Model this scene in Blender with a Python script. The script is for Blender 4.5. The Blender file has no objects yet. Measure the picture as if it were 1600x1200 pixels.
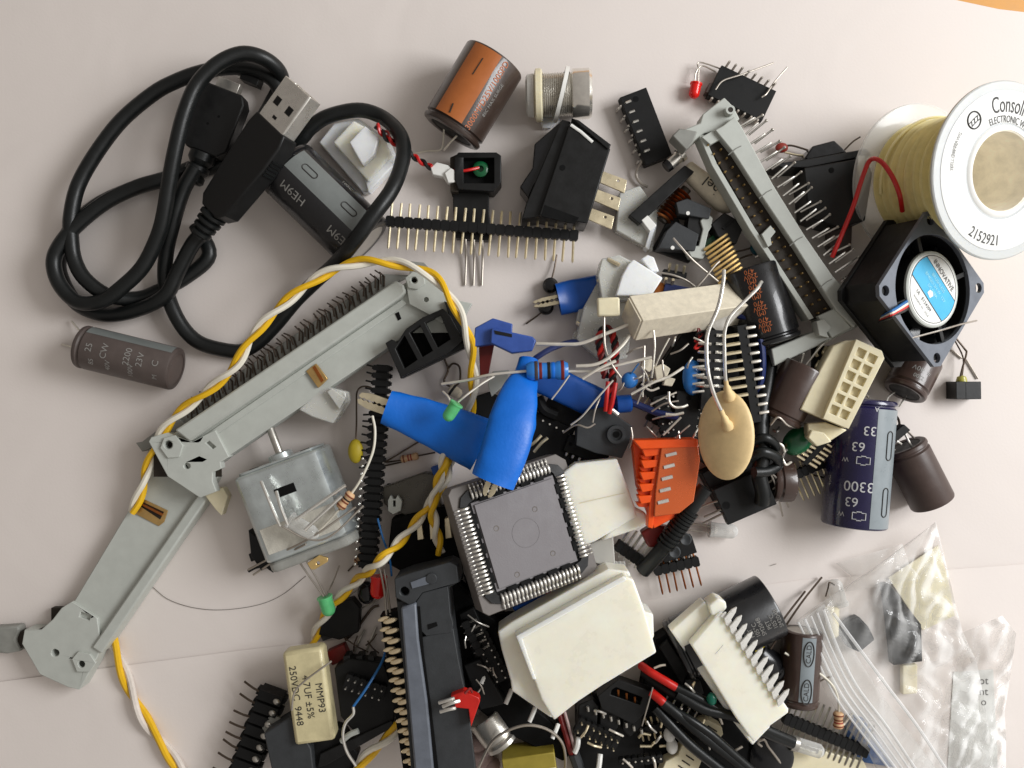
import bpy, math, random
from mathutils import Vector, Matrix
from mathutils.geometry import tessellate_polygon
random.seed(7)
R = math.radians
H = 1300.0          # camera height in photo pixels at the table
S = 0.0175          # one photo pixel on the table, in centimetres (scene unit = 1 cm)
C = bpy.context.scene.collection
CAM = Vector((0, 0, H*S))

def P(px, py, z=0.0):
    k = S*(H-z)/H
    return Vector(((px-800)*k, (600-py)*k, z*S))

# ------------------------------------------------------------ materials
def lin(c):
    return tuple((v/255/12.92 if v/255 <= .04045 else ((v/255+.055)/1.055)**2.4) for v in c)

def mat(name, rgb, rough=.5, metal=0.0, trans=0.0, var=.12, bump=.15, nscale=3.0, ior=1.46, sss=0.0, coat=0.0, alpha=1.0, spec=.5):
    m = bpy.data.materials.new(name); m.use_nodes = True
    nt = m.node_tree; b = nt.nodes['Principled BSDF']
    col = lin(rgb) + (1,)
    tc = nt.nodes.new('ShaderNodeTexCoord')
    n1 = nt.nodes.new('ShaderNodeTexNoise'); n1.inputs['Scale'].default_value = nscale
    n1.inputs['Detail'].default_value = 6; n1.inputs['Roughness'].default_value = .65
    nt.links.new(tc.outputs['Object'], n1.inputs['Vector'])
    mr = nt.nodes.new('ShaderNodeMapRange'); mr.inputs[1].default_value = .3; mr.inputs[2].default_value = .7
    mr.inputs[3].default_value = 1-var; mr.inputs[4].default_value = 1+var
    nt.links.new(n1.outputs['Fac'], mr.inputs[0])
    mx = nt.nodes.new('ShaderNodeVectorMath'); mx.operation = 'SCALE'
    mx.inputs[0].default_value = col[:3]
    nt.links.new(mr.outputs[0], mx.inputs['Scale'])
    if max(col[:3]) < .12 and metal == 0:
        # a sprinkling of dust on dark parts
        n3 = nt.nodes.new('ShaderNodeTexNoise'); n3.inputs['Scale'].default_value = 22; n3.inputs['Detail'].default_value = 8; n3.inputs['Roughness'].default_value = .8
        nt.links.new(tc.outputs['Object'], n3.inputs['Vector'])
        m3 = nt.nodes.new('ShaderNodeMapRange'); m3.inputs[1].default_value = .6; m3.inputs[2].default_value = .78; m3.inputs[3].default_value = 0; m3.inputs[4].default_value = .16
        nt.links.new(n3.outputs['Fac'], m3.inputs[0])
        mc = nt.nodes.new('ShaderNodeMix'); mc.data_type = 'RGBA'; mc.inputs[7].default_value = (.32, .30, .27, 1)
        nt.links.new(m3.outputs[0], mc.inputs[0]); nt.links.new(mx.outputs[0], mc.inputs[6]); nt.links.new(mc.outputs[2], b.inputs['Base Color'])
    else:
        nt.links.new(mx.outputs[0], b.inputs['Base Color'])
    b.inputs['Metallic'].default_value = metal
    b.inputs['IOR'].default_value = ior
    b.inputs['Transmission Weight'].default_value = trans
    b.inputs['Coat Weight'].default_value = coat
    b.inputs['Specular IOR Level'].default_value = spec
    if sss:
        b.inputs['Subsurface Weight'].default_value = sss
        b.inputs['Subsurface Radius'].default_value = (.25, .22, .16)
        b.inputs['Subsurface Scale'].default_value = 1.0
    b.inputs['Alpha'].default_value = alpha
    n2 = nt.nodes.new('ShaderNodeTexNoise'); n2.inputs['Scale'].default_value = nscale*9
    n2.inputs['Detail'].default_value = 4
    nt.links.new(tc.outputs['Object'], n2.inputs['Vector'])
    rr = nt.nodes.new('ShaderNodeMapRange'); rr.inputs[1].default_value = .3; rr.inputs[2].default_value = .7
    rr.inputs[3].default_value = max(.03, rough*.8); rr.inputs[4].default_value = min(1, rough*1.25)
    nt.links.new(n1.outputs['Fac'], rr.inputs[0]); nt.links.new(rr.outputs[0], b.inputs['Roughness'])
    if bump:
        bp = nt.nodes.new('ShaderNodeBump'); bp.inputs['Strength'].default_value = bump; bp.inputs['Distance'].default_value = .01
        nt.links.new(n2.outputs['Fac'], bp.inputs['Height']); nt.links.new(bp.outputs[0], b.inputs['Normal'])
    return m

M = {}
def dm(k, *a, **kw): M[k] = mat(k, *a, **kw)
dm('black_plastic', (23,23,23), .42, spec=.35)
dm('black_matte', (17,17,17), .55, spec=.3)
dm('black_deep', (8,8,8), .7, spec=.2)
dm('black_gloss', (22,22,24), .2, bump=.05)
dm('black_rubber', (20,22,22), .36, bump=.25, spec=.4)
dm('charcoal', (54,56,58), .5, bump=.3, spec=.4)
dm('grey_plastic', (182,185,178), .5, var=.05)
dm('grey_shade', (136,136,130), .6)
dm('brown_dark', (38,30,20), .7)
dm('nylon', (246,242,226), .3, sss=.85, var=.05, nscale=1.2)
dm('nylon_cool', (236,238,238), .3, sss=.5, var=.04)
dm('nylon_clear', (232,232,224), .25, trans=.35, sss=.3, var=.04)
dm('cream', (228,218,186), .45, sss=.2, var=.06)
dm('ceramic', (222,212,190), .8, var=.12, bump=.5, nscale=5)
dm('tan', (228,200,148), .45, var=.10, nscale=3)
dm('yellow_film', (206,194,152), .4, coat=.3)
dm('tin', (232,229,222), .28, metal=.85, var=.08)
dm('steel', (196,192,184), .32, metal=.85, var=.12)
dm('lead', (178,170,160), .38, metal=.75)
dm('pale_lead', (224,218,206), .36, metal=.6)
dm('dark_lead', (92,80,70), .4, metal=.8)
dm('zinc', (208,216,216), .3, metal=.8, var=.12, nscale=2)
dm('chrome', (238,234,226), .16, metal=.85)
dm('gold', (242,208,140), .3, metal=.85)
dm('gold_pale', (244,230,196), .3, metal=.8)
dm('brass', (206,170,110), .33, metal=.85)
dm('copper', (170,102,52), .38, metal=.9)
dm('orange_sleeve', (172,98,46), .4, coat=.3, var=.06)
dm('brown_sleeve', (58,46,40), .33, coat=.35)
dm('maroon_sleeve', (66,50,44), .34, coat=.3)
dm('plum_sleeve', (70,56,51), .42)
dm('purple_sleeve', (27,23,64), .25, coat=.5)
dm('flange', (188,190,188), .4, sss=.3, var=.02)
dm('black_sleeve', (24,24,26), .3, coat=.3)
dm('silver_sleeve', (132,140,144), .32, var=.05)
dm('grey_sleeve', (112,116,114), .4, var=.05)
dm('print_orange', (186,104,60), .5)
dm('print_grey', (140,138,134), .5)
dm('print_white', (190,190,192), .5)
dm('print_dark', (50,48,46), .6)
dm('blue_vinyl', (4,104,204), .42, var=.08, bump=.5, nscale=1.5)
dm('blue_dark_vinyl', (12,76,158), .35, var=.06)
dm('blue_plastic', (52,82,156), .4)
dm('blue_resistor', (40,118,196), .35, coat=.3)
dm('blue_wire', (30,44,96), .4)
dm('blue_thin', (34,100,160), .4)
dm('red_wire', (196,30,28), .35, coat=.2)
dm('red_plastic', (196,32,24), .35)
dm('red_dark', (112,22,18), .45)
dm('red_led', (222,34,28), .18, sss=.3)
dm('green_led', (96,190,124), .2, sss=.4)
dm('green_dark_led', (20,96,56), .2, trans=.2)
dm('green_plastic', (22,92,56), .35, coat=.4)
dm('yellow_led', (196,190,90), .25, trans=.3)
dm('yellow_cap', (176,156,34), .5)
dm('yellow_wire', (226,178,22), .4, var=.05)
dm('white_wire', (226,220,204), .4, var=.04)
dm('yellow_winding', (240,228,168), .45, var=.10)
dm('orange_plastic', (238,84,14), .35, sss=.2, var=.05)
dm('amber_clear', (236,112,56), .25, trans=.35, var=.03)
dm('chip_grey', (118,114,116), .55, var=.04, bump=.3)
dm('socket_grey', (112,106,102), .55)
def clearmat(name, lo, hi, tint, rough):
    m = bpy.data.materials.new(name); m.use_nodes = True; nt = m.node_tree
    b = nt.nodes['Principled BSDF']; b.inputs['Base Color'].default_value = tint+(1,); b.inputs['Roughness'].default_value = rough
    out = nt.nodes['Material Output']; tr = nt.nodes.new('ShaderNodeBsdfTransparent'); tr.inputs[0].default_value = (.93, .93, .92, 1)
    lw = nt.nodes.new('ShaderNodeLayerWeight'); lw.inputs[0].default_value = .4
    mr = nt.nodes.new('ShaderNodeMapRange'); mr.inputs[3].default_value = lo; mr.inputs[4].default_value = hi
    mx = nt.nodes.new('ShaderNodeMixShader'); nt.links.new(lw.outputs['Facing'], mr.inputs[0]); nt.links.new(mr.outputs[0], mx.inputs[0])
    nt.links.new(tr.outputs[0], mx.inputs[1]); nt.links.new(b.outputs[0], mx.inputs[2]); nt.links.new(mx.outputs[0], out.inputs[0])
    M[name] = m
clearmat('clear', .24, .9, (.85, .85, .83), .08)
clearmat('clear_matte', .5, .95, (.8, .79, .74), .25)
dm('white_plastic', (232,231,226), .4, var=.03)
dm('white_label', (222,222,218), .5, var=.02)
dm('blue_label', (60,168,210), .4, var=.04)
dm('body_tan', (206,168,128), .5)
dm('band_brown', (122,60,36), .5)
dm('band_black', (26,22,20), .5)
dm('smoky', (116,110,98), .3, trans=.5)
dm('tube_plastic', (250,243,226), .6)
dm('pale_fin', (242,240,234), .3, metal=.35)
dm('fan_frame', (100,105,114), .4)
dm('print_pale', (150,214,228), .5)
dm('paper_wire', (214,204,194), .5)
dm('tape', (196,192,180), .45, var=.15, bump=.8)
dm('jaw_metal', (222,210,180), .3, metal=.85)
dm('teal', (20,84,98), .25, coat=.4)
dm('gold_pin', (252,232,194), .3, metal=.6)
clearmat('zip_plastic', .3, .95, (.92, .92, .92), .15)
dm('blue_mottle', (70,100,150), .7, var=.5)
dm('plum_pale', (170,146,142), .5)
dm('olive', (150,134,52), .4)
dm('teal_green', (10,96,76), .25)
dm('motor_cap', (150,150,144), .4, sss=.1, bump=.5)
dm('greyish_sleeve', (80,70,66), .45)
dm('wood_dowel', (205,195,175), .35, sss=.1)
dm('orange_film', (150,52,40), .4)

# ------------------------------------------------------------ mesh building
def smooth(pts, sub=6):
    pts = [Vector(p) for p in pts]
    if len(pts) < 3: return pts
    out = []
    q = [pts[0]*2-pts[1]] + pts + [pts[-1]*2-pts[-2]]
    for i in range(1, len(q)-2):
        p0, p1, p2, p3 = q[i-1], q[i], q[i+1], q[i+2]
        for j in range(sub):
            t = j/sub
            out.append(.5*((2*p1)+(p2-p0)*t+(2*p0-5*p1+4*p2-p3)*t*t+(3*p1-p0-3*p2+p3)*t**3))
    out.append(pts[-1]); return out

class MB:
    def __init__(s): s.v = []; s.f = []
    def add(s, v, f):
        n = len(s.v); s.v += [Vector(p) for p in v]; s.f += [tuple(i+n for i in q) for q in f]; return s
    def box(s, x0, x1, y0, y1, z0, z1):
        v = [(x, y, z) for z in (z0, z1) for y in (y0, y1) for x in (x0, x1)]
        return s.add(v, [(0,2,3,1),(4,5,7,6),(0,1,5,4),(2,6,7,3),(0,4,6,2),(1,3,7,5)])
    def prism(s, outer, z0, z1, holes=(), axis='z', taper=0):
        loops = [list(outer)] + [list(h) for h in holes]
        flat = [p for l in loops for p in l]
        tris = tessellate_polygon([[Vector((p[0], p[1], 0)) for p in l] for l in loops])
        n = len(flat)
        cx = sum(p[0] for p in outer)/len(outer); cy = sum(p[1] for p in outer)/len(outer)
        def pt(p, z):
            if axis == 'z': return (p[0], p[1], z)
            if axis == 'x': return (z, p[0], p[1])
            return (p[0], z, p[1])
        def tp(p):
            return (cx+(p[0]-cx)*(1-taper), cy+(p[1]-cy)*(1-taper))
        v = [pt(p, z0) for p in flat] + [pt(tp(p), z1) for p in flat]
        def area(l): return sum(l[i-1][0]*l[i][1]-l[i][0]*l[i-1][1] for i in range(len(l)))
        f = []
        if not holes:
            f += [tuple(range(n-1, -1, -1)), tuple(range(n, 2*n))]
        else:
            for t in tris: f += [tuple(reversed(t)), tuple(i+n for i in t)]
        k = 0
        for l in loops:
            m = len(l)
            for i in range(m):
                a, b = k+i, k+(i+1) % m
                f.append((a, b, b+n, a+n))
            k += m
        return s.add(v, f)
    def lathe(s, prof, n=28, axis='x', c=(0,0,0), p0=0.0, p1=360.0, close=True, sq=1.0):
        full = abs(p1-p0) >= 359.9
        m = n if full else n+1
        v = []
        for (x, r) in prof:
            for i in range(m):
                a = R(p0+(p1-p0)*i/n); u, w = r*math.sin(a), r*math.cos(a)*sq
                if axis == 'x': q = (x, u, w)
                elif axis == 'y': q = (u, x, w)
                else: q = (u, w, x)
                v.append((q[0]+c[0], q[1]+c[1], q[2]+c[2]))
        f = []
        for j in range(len(prof)-1):
            for i in range(n if full else m-1):
                a = j*m+i; b = j*m+(i+1) % m
                f.append((a, b, b+m, a+m))
        if full and close:
            if prof[0][1] > 1e-6: f.append(tuple(reversed(range(m))))
            if prof[-1][1] > 1e-6: f.append(tuple(range((len(prof)-1)*m, len(prof)*m)))
        return s.add(v, f)
    def cyl(s, c, r, h, n=20, axis='z'):
        return s.lathe([(0, r), (h, r)], n, axis, c)
    def ell(s, c, rx, ry, rz, n=20, m=12):
        t = MB(); prof = [(-math.cos(math.pi*i/m), max(1e-5, math.sin(math.pi*i/m))) for i in range(m+1)]
        t.lathe(prof, n, 'z', close=False)
        return s.add([(c[0]+p.x*rx, c[1]+p.y*ry, c[2]+p.z*rz) for p in t.v], t.f)
    def tube(s, pts, r, n=8, sm=6, flat=1.0):
        pts = smooth(pts, sm) if sm else [Vector(p) for p in pts]
        # drop repeats
        q = [pts[0]]
        for p in pts[1:]:
            if (p-q[-1]).length > 1e-5: q.append(p)
        pts = q
        if len(pts) < 2: return s
        tv = [(pts[min(i+1, len(pts)-1)]-pts[max(i-1, 0)]).normalized() for i in range(len(pts))]
        up = Vector((0,0,1)) if abs(tv[0].z) < .9 else Vector((1,0,0))
        nrm = (up - tv[0]*up.dot(tv[0])).normalized()
        v = []; f = []
        for i, p in enumerate(pts):
            nn = nrm - tv[i]*nrm.dot(tv[i])
            if nn.length > 1e-6: nrm = nn.normalized()
            bi = tv[i].cross(nrm)
            rr = r[min(i*len(r)//len(pts), len(r)-1)] if isinstance(r, (list, tuple)) else r
            for k in range(n):
                a = 2*math.pi*k/n
                v.append(p + bi*math.cos(a)*rr + nrm*math.sin(a)*rr*flat)
        for i in range(len(pts)-1):
            for k in range(n):
                a = i*n+k; b = i*n+(k+1) % n
                f.append((a, b, b+n, a+n))
        f.append(tuple(reversed(range(n)))); f.append(tuple(range((len(pts)-1)*n, len(pts)*n)))
        return s.add(v, f)
    def xf(s, m): s.v = [m @ p for p in s.v]; return s
    def merge(s, o, m=None): return s.add([m @ p if m else p for p in o.v], o.f)
    def mesh(s, name, k, ang=35):
        me = bpy.data.meshes.new(name)
        me.from_pydata([p*k for p in s.v], [], s.f); me.validate(); me.update()
        import bmesh
        b = bmesh.new(); b.from_mesh(me); bmesh.ops.recalc_face_normals(b, faces=b.faces); b.to_mesh(me); b.free()
        me.shade_smooth()
        me.set_sharp_from_angle(angle=R(ang))
        return me

def text_mesh(txt, size, font_shear=0):
    cu = bpy.data.curves.new('t', 'FONT'); cu.body = txt; cu.size = size
    cu.align_x = 'CENTER'; cu.align_y = 'CENTER'; cu.resolution_u = 3
    ob = bpy.data.objects.new('t', cu); C.objects.link(ob)
    bpy.context.view_layer.update()
    me = bpy.data.meshes.new_from_object(ob.evaluated_get(bpy.context.evaluated_depsgraph_get()))
    v = [p.co.copy() for p in me.vertices]; f = [tuple(p.vertices) for p in me.polygons]
    bpy.data.objects.remove(ob); bpy.data.curves.remove(cu); bpy.data.meshes.remove(me)
    return v, f

class T:
    """one thing: an Empty with parts; local unit = one photo pixel at its height"""
    def __init__(s, name, label, cat, px=None, py=None, z=0, ang=0, rx=0, ry=0, group=None, a=None, b=None, roll=0):
        o = bpy.data.objects.new(name, None); C.objects.link(o); s.o = o
        o.empty_display_size = .2
        if a is not None:
            A, B = P(*a), P(*b); zm = (a[2]+b[2])/2; s.s = S*(H-zm)/H
            X = (B-A).normalized(); Z = Vector((0,0,1)); Z = (Z-X*Z.dot(X))
            if Z.length < .05: Z = Vector((0,1,0)); Z = Z-X*Z.dot(X)
            Z.normalize(); Y = Z.cross(X)
            m = Matrix((X, Y, Z)).transposed().to_4x4() @ Matrix.Rotation(R(roll), 4, 'X')
            s.m = Matrix.Translation(A) @ m; s.L = (B-A).length/s.s
        else:
            s.s = S*(H-z)/H
            s.m = Matrix.Translation(P(px, py, z)) @ Matrix.Rotation(R(ang), 4, 'Z') @ Matrix.Rotation(R(ry), 4, 'Y') @ Matrix.Rotation(R(rx), 4, 'X')
        o.matrix_world = s.m; s.inv = s.m.inverted()
        o['label'] = label; o['category'] = cat
        if group: o['group'] = group
    def hit(s, px, py, zl=0):
        c = s.inv @ CAM; d = (s.inv.to_3x3() @ (P(px, py, 0)-CAM)); t = (zl*s.s-c.z)/d.z
        return (c+d*t)/s.s
    def h2(s, pts, zl=0): return [tuple(s.hit(x, y, zl)[:2]) for x, y in pts]
    def loc(s, px, py, z): return (s.inv @ P(px, py, z))/s.s
    def part(s, name, mb, mt, parent=None, bev=0, at=None, rz=0, label=None, ang=35):
        me = mb if isinstance(mb, bpy.types.Mesh) else mb.mesh(name, s.s, ang)
        if not me.materials: me.materials.append(M[mt] if isinstance(mt, str) else mt)
        o = bpy.data.objects.new(name, me); C.objects.link(o); o.parent = parent or s.o
        if at: o.location = Vector(at)*s.s; o.rotation_euler[2] = R(rz)
        if bev:
            bm = o.modifiers.new('b', 'BEVEL'); bm.width = bev*s.s; bm.segments = 2; bm.limit_method = 'ANGLE'; bm.angle_limit = R(40)
        if label: o['label'] = label
        return o
    def many(s, name, mb, mt, places, parent=None, bev=0):
        me = mb.mesh(name, s.s); out = []
        for q in places:
            out.append(s.part(name, me, mt, parent, bev, at=q[:3], rz=q[3] if len(q) > 3 else 0))
        return out
    def slab(s, name, pts, z0, z1, mt, holes=(), bev=.8, parent=None, taper=0, label=None):
        return s.part(name, MB().prism(s.h2(pts, z1), z0, z1, [s.h2(h, z1) for h in holes], taper=taper), mt, parent, bev, label=label)
    def wire(s, name, pts, r, mt, parent=None, n=8, sm=6):
        return s.part(name, MB().tube([s.loc(*p) for p in pts], r, n, sm), mt, parent)
    def text(s, txt, size, x, y, z, ang=0, mt='print_dark', parent=None, name='printed_text', sx=1, flip=False):
        v, f = text_mesh(txt, size)
        m = Matrix.Translation((x, y, z)) @ Matrix.Rotation(R(ang), 4, 'Z')
        b = MB(); b.add([m @ Vector((p.x*sx*(-1 if flip else 1), p.y, 0)) for p in v], f)
        return s.part(name, b, mt, parent)
    def text_i(s, txt, size, px, py, zl, ang=0, mt='print_dark', parent=None, name='printed_text', sx=1):
        """flat text placed at an image point; ang = image angle for untilted things"""
        h = s.hit(px, py, zl)
        return s.text(txt, size, h.x, h.y, zl, ang, mt, parent, name, sx)
    def text_cyl(s, txt, size, x, phi, r, mt, along=True, flip=1, parent=None, sx=1, name='printed_text'):
        """phi 0 = top, positive towards +Y. along: reads along X, else around"""
        v, f = text_mesh(txt, size); out = []
        for p in v:
            u, w = p.x*sx*flip, p.y*flip
            if along: xx, arc = x+u, w
            else: xx, arc = x+w, -u
            a = R(phi)+arc/r
            out.append((xx, r*math.sin(a), r*math.cos(a)))
        b = MB(); b.add(out, f); return s.part(name, b, mt, parent)

def circle(cx, cy, r, n=24, ry=None):
    return [(cx+r*math.cos(2*math.pi*i/n), cy+(ry or r)*math.sin(2*math.pi*i/n)) for i in range(n)]

def wire_thing(name, label, cat, pts, r, mt, group=None, n=8, sm=6):
    k = S*(H-pts[0][2])/H
    o0 = P(*pts[0]); W = [(P(*p)-o0)/k for p in pts]
    me = MB().tube(W, r, n, sm).mesh(name, k); me.materials.append(M[mt])
    o = bpy.data.objects.new(name, me); C.objects.link(o); o.location = o0
    o['label'] = label; o['category'] = cat
    if group: o['group'] = group
    return o

def tag(o, label, cat, group=None, kind=None):
    o['label'] = label; o['category'] = cat
    if group: o['group'] = group
    if kind: o['kind'] = kind
    return o

def twisted(name, label, pts, r, mats, period=60, group=None, off=None, phase=0):
    t = T(name, label, 'wire', pts[0][0], pts[0][1], pts[0][2], group=group)
    c = smooth([t.loc(*p) for p in pts], 12)
    # resample evenly
    out = [c[0]]; step = 4.0; acc = 0
    for i in range(1, len(c)):
        d = (c[i]-c[i-1]).length
        while acc+d >= step:
            q = c[i-1].lerp(c[i], (step-acc)/d) if d else c[i]
            out.append(q); c[i-1] = q; d = (c[i]-q).length; acc = 0
        acc += d
    off = off or r
    for k, mt in enumerate(mats):
        st = []
        for i, p in enumerate(out):
            tv = (out[min(i+1, len(out)-1)]-out[max(i-1, 0)]).normalized()
            side = Vector((-tv.y, tv.x, 0)).normalized(); a = 2*math.pi*i*step/period+k*2*math.pi/len(mats)+phase
            st.append(p+side*math.cos(a)*off+Vector((0,0,1))*math.sin(a)*off)
        t.part('strand', MB().tube(st, r, 8, 0), mt)
    return t

# ------------------------------------------------------------ families
def cap(label, a, b, r, body, za=None, zb=None, stripe=None, leads=(), group='cylindrical capacitors', roll=0, top='steel', name='electrolytic_capacitor', seal='black_matte', leadmat='tin'):
    za = r if za is None else za; zb = r if zb is None else zb
    t = T(name, label, 'capacitor', a=(a[0], a[1], za), b=(b[0], b[1], zb), roll=roll, group=group); L = t.L
    t.r = r
    pr = [(1.5, r*.72), (0, r*.80), (0, r*.9), (1.5, r*.97), (4, r), (7, r), (9, r*.93), (11, r*.93), (13.5, r), (L-4, r), (L-1.5, r*.97), (L-.3, r*.9), (L-.3, r*.74)]
    bd = t.part('sleeve', MB().lathe(pr, 48, close=False), body)
    t.part('rubber_seal', MB().lathe([(3, r*.76), (2, r*.72), (3.5, .01)], 32), seal)
    t.part('can_top', MB().lathe([(L-.8, r*.8), (L-.9, .01)], 32), top)
    if stripe:
        ph, hw, mt = stripe
        t.part('stripe', MB().lathe([(13.5, r+.35), (L-4, r+.35)], 16, p0=ph-hw, p1=ph+hw), mt)
    for l in leads: t.wire('lead', l, 1.6 if r > 25 else 1.2, leadmat)
    return t

def resistor(label, a, b, r, body, bands, leads, group='axial resistors', leadmat='lead', lr=1.3):
    t = T('axial_resistor', label, 'resistor', a=a, b=b, group=group); L = t.L
    pr = [(0, .6), (0.5, r*.75), (L*.12, r), (L*.25, r*.98), (L*.32, r*.84), (L*.68, r*.84), (L*.75, r*.98), (L*.88, r), (L-.5, r*.75), (L, .6)]
    t.part('body', MB().lathe(pr, 20), body, ang=60)
    for f, mt in bands:
        rr = r*(1.03 if (f < .28 or f > .72) else .88)
        t.part('colour_band', MB().lathe([(L*f, rr*.99), (L*f+.3, rr), (L*(f+.07), rr), (L*(f+.07)+.3, rr*.99)], 20), mt)
    for l in leads: t.wire('lead', l, lr, leadmat)
    return t

def led(label, a, b, r, lens, leads, group='small LEDs', leadmat='lead', lr=1.3, name='led'):
    t = T(name, label, 'LED', a=a, b=b, group=group); L = t.L
    pr = [(0, r*1.13), (2.5, r*1.13), (3, r)] + [(L-r+r*math.sin(R(x)), max(.02, r*math.cos(R(x)))) for x in range(0, 91, 15)]
    t.part('lens', MB().lathe(pr, 24), lens, ang=50)
    for l in leads: t.wire('lead', l, lr, leadmat)
    return t

def header(label, a, b, n, w=14, hgt=14, rows=1, up=26, dn=30, pin='gold_pale', body='black_matte', rowgap=14, group='pin header strips', mode='flat', pr=1.5, lean=(0,0), roll=0, name='pin_header', pindy=0):
    """strip a->b. mode flat: pins lie along +-Y in the plane; mode up: pins stand along Z"""
    t = T(name, label, 'pin header', a=a, b=b, group=group, roll=roll); L = t.L; p = L/n
    bm = MB()
    for i in range(n):
        x0, x1 = i*p+.3, (i+1)*p-.3; c = p*.16
        o = rows*w/2
        poly = [(x0, -o+c), (x0+c, -o), (x1-c, -o), (x1, -o+c), (x1, o-c), (x1-c, o), (x0+c, o), (x0, o-c)]
        bm.prism(poly, 0, hgt)
    bm.box(.5, L-.5, -rows*w/2+2.5, rows*w/2-2.5, .8, hgt-.8)
    t.part('insulator', bm, body)
    for k in range(rows):
        yy = (k-(rows-1)/2)*rowgap
        if mode == 'flat':
            pm = MB().tube([(0, -dn-w/2, hgt/2), (0, -dn-w/2+3, hgt/2), (0, up+w/2-3, hgt/2), (0, up+w/2, hgt/2)], [pr*.6, pr, pr, pr, pr], 4, 0)
            t.many('pin', pm, pin, [(p*(i+.5), 0, 0, random.uniform(-2, 2)) for i in range(n)])
        else:
            pm = MB().tube([(0, 0, -dn), (0, 0, hgt), (lean[0], lean[1], hgt+up-2), (lean[0]*1.06, lean[1]*1.06, hgt+up)], pr, 4, 0)
            t.many('pin', pm, pin, [(p*(i+.5), yy, 0) for i in range(n)])
    return t

def dip(label, a, b, w, n, hgt=16, z=4, legs='tin', body='black_matte', upside=False, group='dual in-line chips', rows=(1, -1), legout=6, roll=0, notch=True):
    t = T('dip_chip', label, 'chip', a=a, b=b, group=group, roll=roll); L = t.L; p = L/(n+.4)
    zs = -1 if upside else 1
    pl = [(-w/2, hgt*.5), (-w/2+2, hgt), (w/2-2, hgt), (w/2, hgt*.5), (w/2-2, 0), (-w/2+2, 0)]
    t.part('package', MB().prism(pl, 0, L, axis='x'), body, bev=.5)
    if notch:
        t.part('index_mark', MB().cyl((L*.1, 0, hgt-.6), w*.1, .8), 'black_deep')
    for sd in rows:
        y = sd*w/2
        if upside:
            lm = MB().tube([(0, y-sd*2, hgt*.5), (0, y+sd*3, hgt*.5), (0, y+sd*4, hgt*.9), (0, y+sd*4, hgt+legout)], 1.9, 4, 0)
        else:
            lm = MB().tube([(0, y-sd*2, hgt*.5), (0, y+sd*legout*.7, hgt*.5), (0, y+sd*legout, hgt*.3), (0, y+sd*legout, -8)], 1.9, 4, 0)
        t.many('leg', lm, legs, [(p*(i+.7), 0, 0) for i in range(n)])
    return t
# ============================================================ setting
scn = bpy.context.scene
scn.unit_settings.system = 'METRIC'; scn.unit_settings.scale_length = 0.01
cam = bpy.data.cameras.new('camera'); co = bpy.data.objects.new('camera', cam); C.objects.link(co)
co.location = CAM; co.rotation_euler = (0, 0, 0)
cam.sensor_fit = 'HORIZONTAL'; cam.sensor_width = 36; cam.lens = 36*H/1600; cam.clip_start = .1; cam.clip_end = 500
cam.dof.use_dof = True; cam.dof.focus_distance = (H-70)*S; cam.dof.aperture_fstop = 9.0
scn.camera = co

def sheet(name, pts, z, mt, sub=0, seed=0, amp=0.0):
    b = MB()
    if sub:
        (x0, y0), (x1, y1) = pts
        v = []; f = []
        from mathutils import noise
        for j in range(sub+1):
            for i in range(sub+1):
                X = x0+(x1-x0)*i/sub; Y = y0[0]+(y0[1]-y0[0])*i/sub if isinstance(y0, tuple) else y0
                Y2 = y1[0]+(y1[1]-y1[0])*i/sub if isinstance(y1, tuple) else y1
                Yv = Y+(Y2-Y)*j/sub
                p = P(X, Yv, 0)
                n = noise.noise(Vector((p.x*.12, p.y*.12, seed)))*.5+noise.noise(Vector((p.x*.35, p.y*.3, seed+4)))*.2
                v.append((p.x, p.y, z+max(-.9, n)*amp)); f.append
        for j in range(sub):
            for i in range(sub):
                a = j*(sub+1)+i; f.append((a, a+1, a+sub+2, a+sub+1))
        b.add(v, f)
    else:
        b.prism([tuple(P(x, y, 0)[:2]) for x, y in pts], z-.004, z)
    me = b.mesh(name, 1.0); me.materials.append(mt)
    o = bpy.data.objects.new(name, me); C.objects.link(o); return o

def paper_mat(name, rgb):
    m = mat(name, rgb, .75, var=.015, bump=.0, nscale=.35)
    nt = m.node_tree; b = nt.nodes['Principled BSDF']; tc = nt.nodes.new('ShaderNodeTexCoord')
    a = nt.nodes.new('ShaderNodeTexNoise'); a.inputs['Scale'].default_value = .22; a.inputs['Detail'].default_value = 2; a.inputs['Distortion'].default_value = 1.2
    f = nt.nodes.new('ShaderNodeTexNoise'); f.inputs['Scale'].default_value = 14; f.inputs['Detail'].default_value = 5
    nt.links.new(tc.outputs['Object'], a.inputs['Vector']); nt.links.new(tc.outputs['Object'], f.inputs['Vector'])
    b1 = nt.nodes.new('ShaderNodeBump'); b1.inputs['Strength'].default_value = .3; b1.inputs['Distance'].default_value = .12
    b2 = nt.nodes.new('ShaderNodeBump'); b2.inputs['Strength'].default_value = .12; b2.inputs['Distance'].default_value = .02
    nt.links.new(a.outputs['Fac'], b1.inputs['Height']); nt.links.new(f.outputs['Fac'], b2.inputs['Height'])
    nt.links.new(b1.outputs[0], b2.inputs['Normal']); nt.links.new(b2.outputs[0], b.inputs['Normal'])
    return m
PAPER = paper_mat('paper', (224, 215, 209)); PAPER2 = paper_mat('paper_lower', (228, 219, 213))
wood = mat('table_wood', (206, 146, 66), .45, var=.10, nscale=1.2)
g = sheet('table', [(-900, -700), (2500, -700), (2500, 1900), (-900, 1900)], -.03, wood); g['kind'] = 'structure'
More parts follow.
